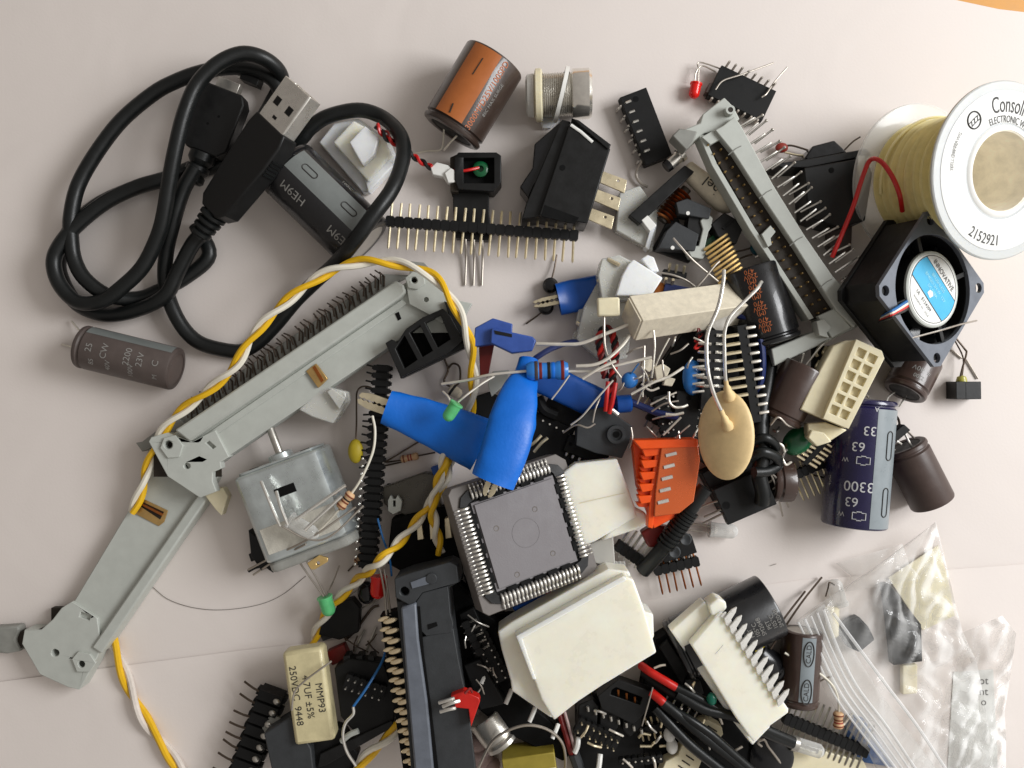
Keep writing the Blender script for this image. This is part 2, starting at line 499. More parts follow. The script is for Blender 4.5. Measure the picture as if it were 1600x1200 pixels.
g = sheet('paper_sheet', [(-700, -600), (1180, -52), (1420, -14), (1490, -1), (1560, 14), (1610, 20), (2300, 70), (2300, 1500), (-700, 1500)], -.005, PAPER); g['kind'] = 'structure'
g = sheet('paper_sheet', [(-300, 1105), (0, 1065), (375, 1016), (640, 986), (1250, 906), (1600, 881), (2300, 800), (2300, 1700), (-300, 1700)], .030, PAPER2); g['kind'] = 'structure'

# light: a big window to the right and a dim warm room
def area(name, loc, tgt, sx, sy, e, col):
    l = bpy.data.lights.new(name, 'AREA'); l.shape = 'RECTANGLE'; l.size = sx; l.size_y = sy; l.energy = e; l.color = col
    o = bpy.data.objects.new(name, l); C.objects.link(o); o.location = loc
    o.rotation_euler = (Vector(tgt)-Vector(loc)).to_track_quat('-Z', 'Y').to_euler(); return o
area('window_light', (42, 12, 32), (0, 0, 0), 26, 22, 27000, (.97, .985, 1.0))
w = bpy.data.worlds.new('World'); scn.world = w; w.use_nodes = True
nt = w.node_tree; bg = nt.nodes['Background']
# the room round the table: pale ceiling, brighter towards the window side, dim warm walls on the left
tc = nt.nodes.new('ShaderNodeTexCoord'); sx = nt.nodes.new('ShaderNodeSeparateXYZ'); nt.links.new(tc.outputs['Generated'], sx.inputs[0])
rp = nt.nodes.new('ShaderNodeValToRGB'); mr = nt.nodes.new('ShaderNodeMapRange'); mr.inputs[1].default_value = -1; mr.inputs[2].default_value = 1
nt.links.new(sx.outputs[0], mr.inputs[0]); nt.links.new(mr.outputs[0], rp.inputs[0])
rp.color_ramp.elements[0].color = (.21, .185, .165, 1); rp.color_ramp.elements[1].color = (.95, .92, .88, 1)
e = rp.color_ramp.elements.new(.5); e.color = (.37, .345, .32, 1)
nt.links.new(rp.outputs[0], bg.inputs[0]); bg.inputs[1].default_value = .9
scn.view_settings.view_transform = 'Standard'; scn.view_settings.look = 'None'
scn.view_settings.exposure = 0; scn.view_settings.gamma = 1
scn.render.engine = 'CYCLES'
scn.cycles.max_bounces = 10; scn.cycles.transparent_max_bounces = 16; scn.cycles.caustics_reflective = False; scn.cycles.caustics_refractive = False

# a hair-thin arc lying on the paper at the left
wire_thing('stray_fibre', 'faint thin hair curving over the paper left of the green LED', 'fibre', [(236, 915, 1), (262, 936, 1), (300, 949, 1), (345, 953, 1), (400, 946, 1), (440, 930, 1), (478, 900, 1)], .35, 'dark_lead')
# ============================================================ upper left: usb cable and what it lies on
t = T('usb_cable', 'black coiled cable with a steel rectangular plug and a second plug under it', 'cable', 330, 360, 0)
cord = [(322,362,52),(302,380,48),(277,427,40),(258,462,36),(215,484,26),(165,492,16),(122,476,14),(98,440,14),(92,405,14),(108,362,14),(150,322,14),(205,296,14),(260,280,14),(330,262,14),(400,240,16),(462,222,22),(485,200,28),(512,182,32),(560,172,34),(597,183,36),(622,206,60),(631,232,76),(625,266,94),(610,300,112),(585,334,122),(556,374,116),(525,411,70),(495,438,34),(462,470,24),(432,506,16),(402,536,13),(378,548,12),(352,547,13),(315,537,16),(290,517,20),(270,483,24),(258,440,22),(260,395,30),(268,357,44),(285,300,50),(306,262,52)]
t.wire('cord', cord, 11.2, 'black_rubber', n=14)
cord2 = [(306,352,16),(327,398,18),(292,432,18),(252,453,16),(215,466,14),(170,462,30),(133,436,36),(116,405,36),(111,370,38),(111,337,40),(122,290,38),(150,240,36),(190,188,34),(240,146,32),(275,127,30),(310,114,28),(352,106,26),(392,108,26),(425,124,26),(438,150,22),(430,180,18)]
t.wire('cord', cord2, 11.2, 'black_rubber', n=14)
cord3 = [(300,262,16),(262,278,30),(215,292,34),(165,316,36),(120,352,38),(92,386,40),(84,414,40),(95,447,40),(122,472,42),(160,470,48),(195,445,52),(222,418,54),(240,385,58),(254,345,66),(266,275,78),(276,225,84),(289,175,86),(308,132,84),(340,100,80),(377,84,72),(410,90,60),(434,108,40),(440,128,22),(426,158,14),(408,190,14)]
t.wire('cord', cord3, 11.2, 'black_rubber', n=14)
# plug
q = T('x', 'x', 'x', a=(330,342,70), b=(480,132,112), roll=-24)
g = MB().prism([(10,-20),(24,-34),(118,-44),(160,-44),(180,-38),(180,38),(160,42),(118,40),(24,32),(10,20)], -17, 15)
mi = q.m; ti = t.inv
def tp(mb): # plug-space mesh into the cable's space
    k = q.s/t.s; s_ = MB(); s_.f = mb.f; s_.v = [(ti @ (mi @ (p*q.s)))/t.s for p in mb.v]; return s_
grip = t.part('plug_grip', tp(g), 'black_plastic', bev=2.5)
rb = MB()
for i in range(5): rb.box(112+i*6, 115+i*6, -45.6, -40, -12, 10)
t.part('grip_rib', tp(rb), 'black_rubber', grip)
sr = MB()
for i in range(4): sr.lathe([(-32+i*11, 14+i), (-30+i*11, 17+i*1.5), (-25+i*11, 17+i*1.5), (-23+i*11, 14+i)], 20)
sr.lathe([(-36, 12), (12, 15)], 20)
t.part('strain_relief', tp(sr), 'black_rubber', grip)
shell = MB().prism([(-34,-12),(-32,-14),(32,-14),(34,-12),(34,12),(32,14),(-32,14),(-34,12)], 178, 250, [[(-31,-10.5),(31,-10.5),(31,10.5),(-31,10.5)]], axis='x')
sh = t.part('metal_shell', tp(shell), 'tin', bev=.8)
for w_ in ((206, 219, -23, -10), (206, 219, 9, 22), (188, 193, -4, 5)): t.part('shell_window', tp(MB().box(*w_, 13.6, 14.4)), 'black_matte', sh)
t.part('contact_tongue', tp(MB().box(182, 246, -27, 27, -9, -3)), 'white_plastic', sh)
bpy.data.objects.remove(q.o)
# second plug under it
q = T('x', 'x', 'x', a=(318,240,40), b=(372,100,40), roll=0)
mi = q.m
g = MB().prism([(0,-26),(12,-38),(90,-38),(104,-30),(104,28),(90,34),(12,34),(0,24)], -15, 15)
g2 = t.part('plug_grip', tp(g), 'black_plastic', bev=2.5)
t.part('strain_relief', tp(MB().lathe([(-50, 12), (-46, 16), (-38, 16), (-36, 13), (-30, 18), (-22, 18), (-20, 14), (-12, 20), (0, 20)], 18)), 'black_rubber', g2)
t.part('metal_shell', tp(MB().prism([(-18,-8),(18,-8),(18,8),(-18,8)], 104, 120, [[(-16,-6),(16,-6),(16,6),(-16,6)]], axis='x')), 'steel', bev=.6)
t.part('grip_mark', tp(MB().cyl((60, -8, 14.6), 2, .8).cyl((44, 4, 14.6), 2, .8)), 'black_deep', g2)
bpy.data.objects.remove(q.o)
t = T('dark_chip_block', 'small black block peeking out above the second plug, under the top cable loop', 'component', 397, 128, 6, -22)
t.part('block', MB().box(-14, 15, -8, 8, 0, 22), 'black_plastic', bev=1)
t.part('contact', MB().box(-19, -14, -7, 7, 2, 18), 'tin', bev=.4)

t = cap('black capacitor with grey minus stripe lying under the steel plug', (448,262), (572,382), 50, 'black_sleeve', za=50, zb=50, stripe=(24, 24, 'grey_sleeve'))
def oval_mark(t, xx, ph, r, hl=14, w=6, mt='print_dark'):
    pp = []
    for i in range(21):
        a = i*math.pi/10; sx_ = hl if math.cos(a) > 0 else -hl
        pp.append((xx+sx_+w*math.cos(a), r*math.sin(R(ph)+w*math.sin(a)/r), r*math.cos(R(ph)+w*math.sin(a)/r)))
    t.part('minus_mark', MB().tube(pp, .9, 5, 0), mt)
oval_mark(t, 46, 24, 50.7, 9, 5); oval_mark(t, 128, 24, 50.7, 9, 5)
for xx in (50, 148): t.text_cyl('HE9M', 19, xx, -24, 50.6, 'print_grey', flip=-1)
t.text_cyl('105C', 10, 95, 62, 50.6, 'print_grey')

t = T('nylon_plug', 'white stepped nylon connector inside the right cable loop', 'connector', 565, 240, 0)
t.slab('base', [(498,222),(522,192),(560,184),(610,222),(622,250),(575,300),(566,300)], 0, 22, 'nylon_cool', bev=2)
t.slab('step', [(520,222),(552,188),(600,215),(612,240),(575,283)], 22, 40, 'nylon', bev=2)
t.slab('ridge', [(545,222),(570,196),(592,214),(585,240),(566,258)], 40, 56, 'nylon_cool', bev=2)
t.slab('ledge', [(575,300),(614,260),(606,240),(570,282)], 6, 30, 'nylon_cool', bev=2)

t = T('twisted_lead', 'red and black twisted lead with a small white two-pin plug', 'wire', 690, 268, 30)
def tw(t, pts, r, mats, period):
    c = smooth([t.loc(*p) for p in pts], 10)
    for k, mt in enumerate(mats):
        st = []
        ln = 0
        for i, p in enumerate(c):
            if i: ln += (c[i]-c[i-1]).length
            tv = (c[min(i+1, len(c)-1)]-c[max(i-1, 0)]).normalized(); sd = Vector((-tv.y, tv.x, 0)).normalized()
            a = 2*math.pi*ln/period+k*2*math.pi/len(mats)
            st.append(p+sd*math.cos(a)*r+Vector((0,0,1))*math.sin(a)*r)
        t.part('strand', MB().tube(st, r, 7, 0), mt)
tw(t, [(588,196,62),(605,216,62),(628,230,62),(650,247,48),(674,262,38)], 2.8, ['red_wire', 'black_rubber'], 26)
tw(t, [(588,196,62),(600,204,62),(625,228,64)], 2.2, ['red_dark'], 20)
t.slab('plug_housing', [(672,262),(682,253),(700,258),(712,270),(714,278),(700,287),(692,276),(676,273)], -7, 9, 'white_plastic', bev=1.5)
t.slab('plug_nose', [(694,270),(704,262),(714,268),(712,284),(700,286)], -4, 13, 'white_plastic', bev=1.5)
t.wire('red_strand', [(706,266,36),(722,267,40),(735,265,40),(748,262,34)], 2.4, 'red_wire')

t = T('ir_receiver', 'black square receiver with green lens in its window, three legs pointing down', 'sensor', 745, 285, 0)
t.slab('bezel', [(716,238),(776,238),(783,243),(783,284),(771,299),(716,296),(710,280),(710,246)], 2, 44, 'black_plastic', [[(724,246),(772,246),(772,286),(724,286)]], bev=1.2)
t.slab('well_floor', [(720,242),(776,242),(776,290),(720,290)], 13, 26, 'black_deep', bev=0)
c = t.hit(751, 265, 30)
t.part('green_lens', MB().lathe([(22, 12), (34, 12), (36, 9), (36, 5), (30, 4), (30, .01)], 20, 'z', (c.x, c.y, 0)), 'green_dark_led')
t.slab('foot_block', [(707,288),(764,290),(764,330),(768,376),(712,372),(708,330)], 2, 22, 'black_plastic', bev=1.2)
t.slab('back_shell', [(703,246),(716,240),(716,300),(704,300)], 2, 38, 'brown_dark', bev=1)
for x in (728, 741, 754): t.wire('leg', [(x-1,366,20),(x,385,16),(x+.5,402,8),(x-1,446,3)], 2.0, 'lead')

t = cap('dark capacitor with a broad orange band, standing nearest the top of the pile', (704,208), (774,92), 50, 'brown_sleeve', za=52, zb=60, stripe=(8, 28, 'orange_sleeve'), top='brown_sleeve',
        leads=[[(714,212,60),(704,222,52),(694,234,34)], [(694,200,34),(690,232,20),(668,236,8),(645,240,3)]], leadmat='white_wire')
t.text_cyl('3000MFD25V/100SPD', 13.5, 70, -33, 50.6, 'print_orange', sx=.95)
t.text_cyl('85C MAX SURGE', 8, 70, -47, 50.6, 'print_grey', sx=.95)
t.part('scratch', MB().tube([(112, 50.8*math.sin(R(6)), 50.8*math.cos(R(6))), (84, 50.8*math.sin(R(7)), 50.8*math.cos(R(7)))], .9, 5, 0).tube([(32, 50.8*math.sin(R(10)), 50.8*math.cos(R(10))), (18, 50.8*math.sin(R(7)), 50.8*math.cos(R(7)))], 1.2, 5, 0), 'brown_dark')

t = T('panel_bushing', 'threaded metal panel bushing with a chrome cap and a loose tilted washer', 'bushing', a=(822,150,38), b=(926,146,44))
th = [(14, 28)]
for i in range(16): th += [(22+i*3.2, 31), (23.6+i*3.2, 34)]
t.part('threaded_barrel', MB().lathe(th+[(74, 31)], 32), 'tin', ang=20)
t.part('end_lip', MB().lathe([(0, 22), (0, 28), (3, 32), (12, 33), (14, 30)], 32), 'clear_matte')
t.part('ring_nut', MB().lathe([(14, 36), (16, 40), (24, 40), (26, 36), (26, 30), (14, 30)], 32), 'cream')
wsh = MB().lathe([(-3, 36), (-3, 43), (3, 43), (3, 36), (-3, 36)], 40, close=False).xf(Matrix.Translation((55, 0, 0)) @ Matrix.Rotation(R(-14), 4, 'Z') @ Matrix.Rotation(R(6), 4, 'Y'))
t.part('loose_washer', wsh, 'white_plastic')
t.part('chrome_cap', MB().lathe([(70, 30), (72, 37), (74, 38), (98, 38), (102, 35), (103, 28), (103, .01)], 40), 'chrome')
t = T('nylon_washer_scrap', 'scrap of white nylon stuck out below the threaded bushing', 'scrap', 852, 192, 0)
t.slab('scrap', [(842,178),(868,172),(875,188),(860,200),(848,200)], 2, 12, 'nylon_cool', bev=1)

def rocker(label, body, zt, flange, rocker_, pip, group='black rocker switches', notch=None):
    cx = sum(p[0] for p in body)/len(body); cy = sum(p[1] for p in body)/len(body)
    t = T('rocker_switch', label, 'switch', cx, cy, 0, group=group)
    t.slab('housing', body, 4, zt, 'black_plastic', bev=1.8)
    t.slab('flange', flange, 0, zt*.9, 'black_plastic', bev=1.5)
    t.slab('rocker_cap', rocker_, 10, zt*.8, 'black_gloss', bev=2)
    c = t.hit(*pip, zt); t.part('latch_pip', MB().cyl((c.x, c.y, zt-1), 4.2, 1.6), 'black_deep')
    if notch: t.slab('latch_recess', notch, zt-2, zt+.5, 'black_deep', bev=.2)
    return t
t = rocker('black rocker switch lying on its side below the chrome bushing, three blade terminals', [(890,193),(954,232),(918,349),(842,336)], 74, [(878,186),(892,190),(845,338),(815,342),(822,318)], [(835,225),(880,186),(868,240),(835,290),(826,310),(812,292),(832,262)], (879,262), notch=[(851,320),(905,340),(898,350),(846,338)])
t.slab('latch_clip', [(893,184),(905,188),(955,226),(950,233)], 20, 78, 'black_plastic', bev=1)
t.part('label_strip', MB().tube([t.hit(892,195,75.5), t.hit(908,206,75.5), t.hit(926,222,75.5)], 2.2, 6, 0, flat=.4), 'white_plastic')
for (x, y) in ((958,275), (948,303), (938,332)):
    b = MB().prism(t.h2([(x-16,y-8),(x+22,y+6),(x+18,y+26),(x-20,y+10)], 30), 24, 29, [t.h2(circle(x+8, y+7, 2.2, 10), 30)])
    t.part('blade_terminal', b, 'gold_pale', bev=.5)
t = T('nylon_plug_half', 'half-clear flat plastic plug beside the blade terminals of the rocker switch', 'connector', 985, 345, 0)
t.slab('shell', [(968,300),(1000,290),(1030,330),(1020,392),(962,360)], 0, 26, 'nylon_clear', bev=2)
t.slab('slot', [(1002,344),(1012,336),(1026,352),(1016,362)], 26, 44, 'white_plastic', bev=1)
t.slab('side_strip', [(1018,352),(1024,354),(1014,390),(1008,386)], 4, 34, 'nylon_cool', bev=.5)

header('long single-row pin header under the black rocker switch', (604,347,27), (903,370,27), 21, w=16, hgt=13, up=22, dn=34, pr=1.9, group='long pin header strips')

t = dip('black chip with six visible legs left of the grey ribbon header', (986,152,6), (1026,256,6), 47, 6, hgt=22, rows=(-1,), legout=5)
lm = MB().tube([(0, -24, 13), (0, -16, 23.5), (0, -8, 23.5)], 1.8, 4, 0)
t.many('leg_stub', lm, 'tin', [(16*(i+.7), 0, 0) for i in range(6)])
wire_thing('bent_pin_wire', 'short wire bent like a crank beside the leggy black chip', 'wire', [(1012,292,6),(1000,285,8),(994,270,10),(1008,246,20),(1018,236,24),(1028,236,24),(1042,245,18)], 2.3, 'lead', sm=3)
t = T('glass_fuse', 'small tubular part with metal end caps beside the bent wire', 'fuse', a=(1040,262,34), b=(1066,240,34))
t.part('end_cap', MB().lathe([(0, 9), (8, 10), (8, .01)], 18), 'black_gloss')
t.part('barrel', MB().lathe([(8, 10), (26, 10), (28, 12), (34, 12), (34, .01)], 18), 'chrome')
t = T('heatsink_bar', 'flat black bar lying diagonally beside the ceramic bel tube', 'component', 1035, 305, 20)
t.slab('bar', [(1070,258),(1086,268),(1000,350),(983,336)], 0, 24, 'black_plastic', bev=1.2)
t = T('ceramic_tube_fuse', 'pale ceramic tube marked bel under the grey ribbon header', 'fuse', a=(1070,262,30), b=(1152,332,22))
t.part('tube', MB().lathe([(0, 10), (3, 14), (60, 19), (80, 19), (94, 15), (100, 8), (102, .5)], 28), 'ceramic', ang=60)
t.text_cyl('bel', 24, 48, 0, 19.4, 'print_dark', flip=-1, along=True)
t.wire('lead', [(1140,324,22),(1150,332,20),(1160,342,16)], 3, 'tin')
t = T('inductor', 'copper wound inductor between the black bar and the grey slotted sensor', 'inductor', a=(1036,342,28), b=(1072,296,28))
cw = MB()
for i in range(9): cw.lathe([(i*6, 10), (i*6+2, 14+(i % 3)), (i*6+4, 10)], 16)
t.part('winding', cw, 'copper', ang=60)
t.part('core', MB().lathe([(-4, 8), (60, 8)], 14), 'brown_dark')

t = T('slotted_sensor', 'black slotted optical sensor resting on its clear base left of the gold pin strip', 'sensor', 1070, 352, 8)
t.slab('arm', [(1056,316),(1074,310),(1112,326),(1108,342),(1060,334)], 8, 44, 'charcoal', bev=1.2)
t.slab('arm', [(1042,360),(1056,346),(1092,366),(1086,392),(1028,388)], 8, 44, 'charcoal', bev=1.2)
t.slab('bridge', [(1076,336),(1102,340),(1098,380),(1072,372)], 6, 36, 'black_plastic', bev=1)
t.slab('base', [(1020,390),(1040,350),(1052,318),(1080,400),(1078,410)], 0, 14, 'black_matte', bev=1)
for p_ in ((1075,333), (1051,387)):
    c = t.hit(*p_, 45); t.part('dot', MB().cyl((c.x, c.y, 43.5), 3, 1.6, 10), 'white_plastic')
t = T('clip_spacer', 'dumbbell shaped grey plastic spacer right of the slotted sensor', 'spacer', 1100, 372, 14)
t.slab('spacer', [(1094,345),(1104,333),(1114,340),(1112,354),(1107,362),(1102,384),(1104,396),(1098,405),(1080,402),(1075,392),(1084,384),(1092,384),(1098,358)], 0, 34, 'grey_plastic', bev=1.5)

t = cap('dark brown capacitor lying alone on the paper just below the black cable coil', (128,541), (276,577), 34, 'greyish_sleeve', za=34, zb=34, stripe=(62, 16, 'grey_sleeve'), top='maroon_sleeve',
        leads=[[(134,524,30),(124,516,16),(112,502,6)], [(128,546,22),(112,542,6),(96,538,3)]], leadmat='pale_lead')
for xx, s_ in ((28, '25'), (52, 'CW'), (88, '2200'), (108, '23V'), (132, 'C')):
    t.text_cyl(s_, 14, xx, 6, 34.5, 'print_grey', along=False, flip=-1)
for xx, s_ in ((34, '85'), (60, '40V'), (96, '100V'), (134, 'M')):
    t.text_cyl(s_, 11, xx, -30, 34.5, 'print_grey', along=False, flip=-1)
# ============================================================ upper right
t = led('small red LED at the top of the pile', (1088,130,14), (1083,154,14), 8.5, 'red_led',
        [[(1091,128,14),(1092,110,14),(1098,98,13),(1182,130,10)], [(1085,128,14),(1088,112,14),(1098,103,13),(1118,112,12)]], lr=1.2)
t = dip('dusty black chip lying legs up behind the grey ribbon header', (1112,132,3), (1196,172,3), 54, 8, hgt=20, upside=True, legs='lead', legout=10, notch=False)
t.slab('end_ramp', [(1102,144),(1108,130),(1120,126),(1128,150)], 0, 18, 'plum_sleeve', bev=1)
for k_, pts in enumerate([[(1118,140,30),(1130,126,32),(1160,116,30),(1209,98,22)], [(1190,152,30),(1198,146,30),(1210,128,24),(1230,105,18)]]):
    wire_thing('loose_lead', ['long thin lead sticking up over the dusty chip towards the upper right', 'short thin lead rising from the right end of the dusty chip'][k_], 'wire', pts, 1.3, 'lead', group='loose leads by the dusty chip')

# grey ribbon-cable header, the big one
t = T('ribbon_header', 'long grey ribbon cable header with two rows of pins, top right of the pile', 'connector', 1220, 350, 46, group='long grey ribbon headers')
outer = [(1112,216),(1136,206),(1152,236),(1204,190),(1168,178)]
# shroud: wall on the right (solid, wide) and thin wall on the left, pins in between
t.slab('wide_wall', [(1130,196),(1148,182),(1158,196),(1209,290),(1257,367),(1302,432),(1335,465),(1350,490),(1334,512),(1307,485),(1282,447),(1241,382),(1187,302),(1145,237),(1117,203)], 0, 46, 'grey_plastic', bev=1.5)
t.slab('pin_trough', [(1098,210),(1118,200),(1187,300),(1310,484),(1306,508),(1272,497),(1180,357)], 0, 30, 'brown_dark', bev=.5)
t.slab('thin_wall', [(1092,212),(1100,210),(1120,255),(1180,357),(1207,397),(1272,497),(1264,500),(1200,402),(1172,360),(1112,258)], 0, 34, 'grey_plastic', bev=1)
t.slab('end_wall', [(1096,214),(1128,196),(1136,212),(1110,226)], 0, 40, 'grey_plastic', bev=1)
t.slab('end_wall', [(1278,494),(1304,482),(1330,512),(1300,528)], 0, 40, 'grey_plastic', bev=1)
c = t.hit(1142, 175, 46)
e1 = t.slab('ear', [(1054,208),(1094,192),(1098,178),(1132,152),(1146,166),(1156,186),(1128,202),(1100,208),(1072,230)], -6, 34, 'grey_plastic', bev=1.8)
t.part('boss', MB().lathe([(30, 7), (48, 7), (48, 4), (40, 4), (40, .01)], 20, 'z', (t.hit(1141,172,46).x, t.hit(1141,172,46).y, 0)), 'grey_plastic', e1)
t.part('boss_hole', MB().cyl((t.hit(1141,172,48).x, t.hit(1141,172,48).y, 44), 4.2, 3.4), 'brown_dark', e1)
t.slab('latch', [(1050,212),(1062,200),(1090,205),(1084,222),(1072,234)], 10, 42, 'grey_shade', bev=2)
e2 = t.slab('ear', [(1310,508),(1342,490),(1358,488),(1362,500),(1300,530),(1210,572),(1205,545),(1268,520)], -10, 30, 'grey_plastic', bev=1.8)
c = t.hit(1347,482,40)
t.part('boss', MB().lathe([(26, 7), (42, 7), (42, 4), (36, 4), (36, .01)], 20, 'z', (c.x, c.y, 0)), 'grey_plastic', e2)
t.slab('latch', [(1276,502),(1288,498),(1300,512),(1292,520),(1296,528),(1280,524)], 20, 46, 'grey_plastic', bev=1)
for (a_, b_) in (((1134,226), (1182,222)), ((1190,300), (1212,290)), ((1230,360), (1256,352)),):
    pass
for (x, y) in ((1150,232), (1198,300), (1246,374), (1292,440)):
    h = t.hit(x, y, 46); t.part('groove', MB().tube([t.hit(x-12, y+10, 46.3), t.hit(x, y, 46.3), t.hit(x+8, y-4, 46.3)], .8, 5, 0), 'grey_shade')
# contact pins in trough: 2 x 20
pm = MB().lathe([(28, 1.7), (36, 1.7), (38, .5)], 6, 'z')
pl = []
for i in range(20):
    for k in (0, 1):
        x = 1118+(1290-1118)*i/19 + (k*-11); y = 219+(482-219)*i/19+k*7
        h = t.hit(x, y, 37); pl.append((h.x, h.y, 0))
t.many('contact', pm, 'brass', pl)
t.slab('key_notch', [(1190,366),(1204,352),(1212,362),(1204,372),(1206,382),(1200,386)], 28, 40, 'grey_plastic', bev=.6)
tp_ = []
for i in range(20):
    x = 1152+(1322-1152)*i/19; y = 200+(452-200)*i/19
    for k in (0, 1):
        h = t.hit(x+k*5, y+k*-2, 22 if k else 34); tp_.append((h.x, h.y, 22 if k else 34))
pm = MB().tube([(0, 0, 0), (20, 15, 2), (24, 18, 0), (26, 19, -4), ], 1.6, 6, 2)
pm2 = MB().tube([(4, 0, 0), (28, 16, 4), (32, 19, 5)], 1.6, 6, 2).ell((31, 18, 5), 2.6, 2.6, 2.4, 8, 6)
t.many('solder_tail', pm, 'tin', [q+(random.uniform(-7, 7),) for q in tp_[::2] if True])
t.many('solder_tail', pm2, 'steel', [q+(random.uniform(-9, 9),) for q in tp_[1::2]])

t = T('ceramic_capacitor', 'small brown ceramic disc capacitor right of the grey ribbon header', 'capacitor', 1220, 232, 8)
t.part('body', MB().ell((0, 0, 4), 10, 8, 5), 'orange_film')
t.wire('lead', [(1226,228,12),(1240,228,12),(1272,238,10)], 1.6, 'dark_lead'); t.wire('lead', [(1226,238,12),(1250,243,12),(1268,241,10)], 1.6, 'gold_pale')
t = rocker('dark rocker switch behind the red wire, between grey header and spool', [(1256,262),(1352,246),(1364,270),(1352,345),(1312,356),(1264,340)], 58, [(1208,256),(1250,250),(1355,232),(1362,242),(1262,262),(1222,262)], [(1258,246),(1270,228),(1304,219),(1324,238),(1262,250)], (1299,266))
t.slab('metal_clip', [(1340,243),(1352,243),(1347,276),(1342,276)], 40, 60, 'tin', bev=.5)
wire_thing('thin_lead', 'thin lead poking out above the dark rocker switch behind the red wire', 'wire', [(1318,236,20),(1332,222,20),(1344,214,18)], 1.3, 'dark_lead')
t = T('trimmer_block', 'small dusty grey block standing below the dark rocker switch', 'component', 1318, 372, 10)
t.slab('block', [(1298,352),(1332,350),(1330,392),(1310,398),(1296,384)], 0, 22, 'plum_sleeve', bev=1)
wire_thing('red_wire', 'single red wire arching from the grey header over the dark switch to the fan', 'wire', [(1300,402,84),(1306,388,88),(1318,360,92),(1334,320,100),(1348,276,104),(1360,250,110),(1376,252,126),(1393,274,132),(1405,302,130),(1410,330,110)], 3.6, 'red_wire', n=10)

# spool of yellow wire, standing and leaning a little
t = T('wire_spool', 'white spool of yellow wire with printed flange at the right edge', 'spool', a=(1428,284,32), b=(1566,268,178))
L = t.L
# choose actual radii from the far flange's look
def ring(x0, x1, ro, ri): return MB().lathe([(x0, ri), (x0, ro-2), (x0+1.5, ro), (x1-1.5, ro), (x1, ro-2), (x1, ri), (x0, ri)], 72, close=False)
ro = 137*(H-178)/(H-105); ri = 63*(H-178)/(H-105)
t.part('flange', ring(L-6, L, ro, ri), 'flange')
t.part('flange', ring(0, 6, ro*.97, ri), 'clear')
t.part('tube', MB().lathe([(L+1.5, ri+1), (L+2.5, ri), (L+1, ri-2), (0, ri-4), (0, ri)], 60, close=False), 'tube_plastic')
t.part('flange_lip', MB().lathe([(L, ri+7), (L+2.5, ri+4), (L+3, ri), (L, ri-1)], 60, close=False), 'white_plastic')
t.part('label', MB().lathe([(L+.5, ri+10), (L+.8, ri+11), (L+.8, ro-15), (L+.5, ro-14)], 72, close=False), 'white_label')
wp = [(6, ri+4)]
nw = 34
for i in range(nw):
    x = 8+(L-18)*i/nw; b_ = ro*.70+2.2*math.sin(i*1.7)
    wp += [(x, b_-2), (x+(L-18)/nw*.5, b_+1.5)]
wp += [(L-8, ri+4)]
t.part('yellow_winding', MB().lathe(wp, 60, close=False), 'yellow_winding')
# loose turns
lt = []
for i in range(40):
    a_ = -40+i*7; lt.append((30+i*1.1, (ro*.70+6)*math.sin(R(a_)), (ro*.70+6)*math.cos(R(a_))))
t.part('loose_turn', MB().tube(lt, 2.4, 6, 0), 'yellow_winding')
# local axes: find which local angle is 'up' in the image to place the lettering
def sp_text(txt, size, rad, deg, tracking=1.0, mt='print_dark', inward=False):
    v, f = text_mesh(txt, size); out = []
    up = (t.inv.to_3x3() @ Vector((0, 1, 0))); a0 = math.atan2(up.z, up.y)
    rt = (t.inv.to_3x3() @ Vector((1, 0, 0))); cr = 1 if (up.y*rt.z-up.z*rt.y) < 0 else -1
    for p in v:
        rr = rad+p.y*(-1 if inward else 1); th = R(deg)+ (p.x*tracking/rad)*(-1 if inward else 1)
        # th measured clockwise from image-up
        a = a0-cr*th
        out.append((L+1.3, rr*math.cos(a), rr*math.sin(a)))
    b = MB(); b.add(out, f); t.part('printed_text', b, mt)
sp_text('Consolidated', 33, ro*.73, 12, .62)
sp_text('ELECTRONIC WIRE & CABLE', 14, ro*.575, 18, .68)
sp_text('2152921', 22, ro*.78, 192, .78, inward=True)
sp_text('zzz', 17, ro*.72, -44, .9)
for i_, s_ in enumerate(('22AWG', '26PVC', 'YELLOW', '36')): sp_text(s_, 8, ro*.76-i_*1, -68-i_*8, .9, 'print_grey')
lg = []
up = (t.inv.to_3x3() @ Vector((0, 1, 0))); a0 = math.atan2(up.z, up.y); rt = (t.inv.to_3x3() @ Vector((1, 0, 0))); cr = 1 if (up.y*rt.z-up.z*rt.y) < 0 else -1
ac = a0-cr*R(-44); cy_, cz_ = ro*.72*math.cos(ac), ro*.72*math.sin(ac)
t.part('printed_logo', MB().tube([(L+1.2, cy_+12*math.cos(R(i*15)), cz_+12*math.sin(R(i*15))) for i in range(25)], 1.1, 5, 0), 'print_dark')

# fan
t = T('cooling_fan', 'black square cooling fan with blue and white round label, below the spool', 'fan', 1459, 452, 132, 0, ry=26)
t.s *= 1.0
W = 91
RZ = Matrix.Rotation(R(49), 4, 'Z')
sq = [(-W,-W+11),(-W+11,-W),(W-11,-W),(W,-W+11),(W,W-11),(W-11,W),(-W+11,W),(-W,W-11)]
bore = circle(0, 0, 86, 56)
screw = [circle(sx*76, sy*76, 8, 16) for sx in (-1, 1) for sy in (-1, 1)]
fr = t.part('frame', MB().prism(sq, -7, 0, [bore]+screw).xf(RZ), 'fan_frame', bev=1)
inner = [(-W+3,-W+22),(-W+22,-W+3),(W-22,-W+3),(W-3,-W+22),(W-3,W-22),(W-22,W-3),(-W+22,W-3),(-W+3,W-22)]
t.part('frame_shell', MB().prism(inner, -72, -7, [circle(0, 0, 85, 48)]).xf(RZ), 'black_plastic', bev=1)
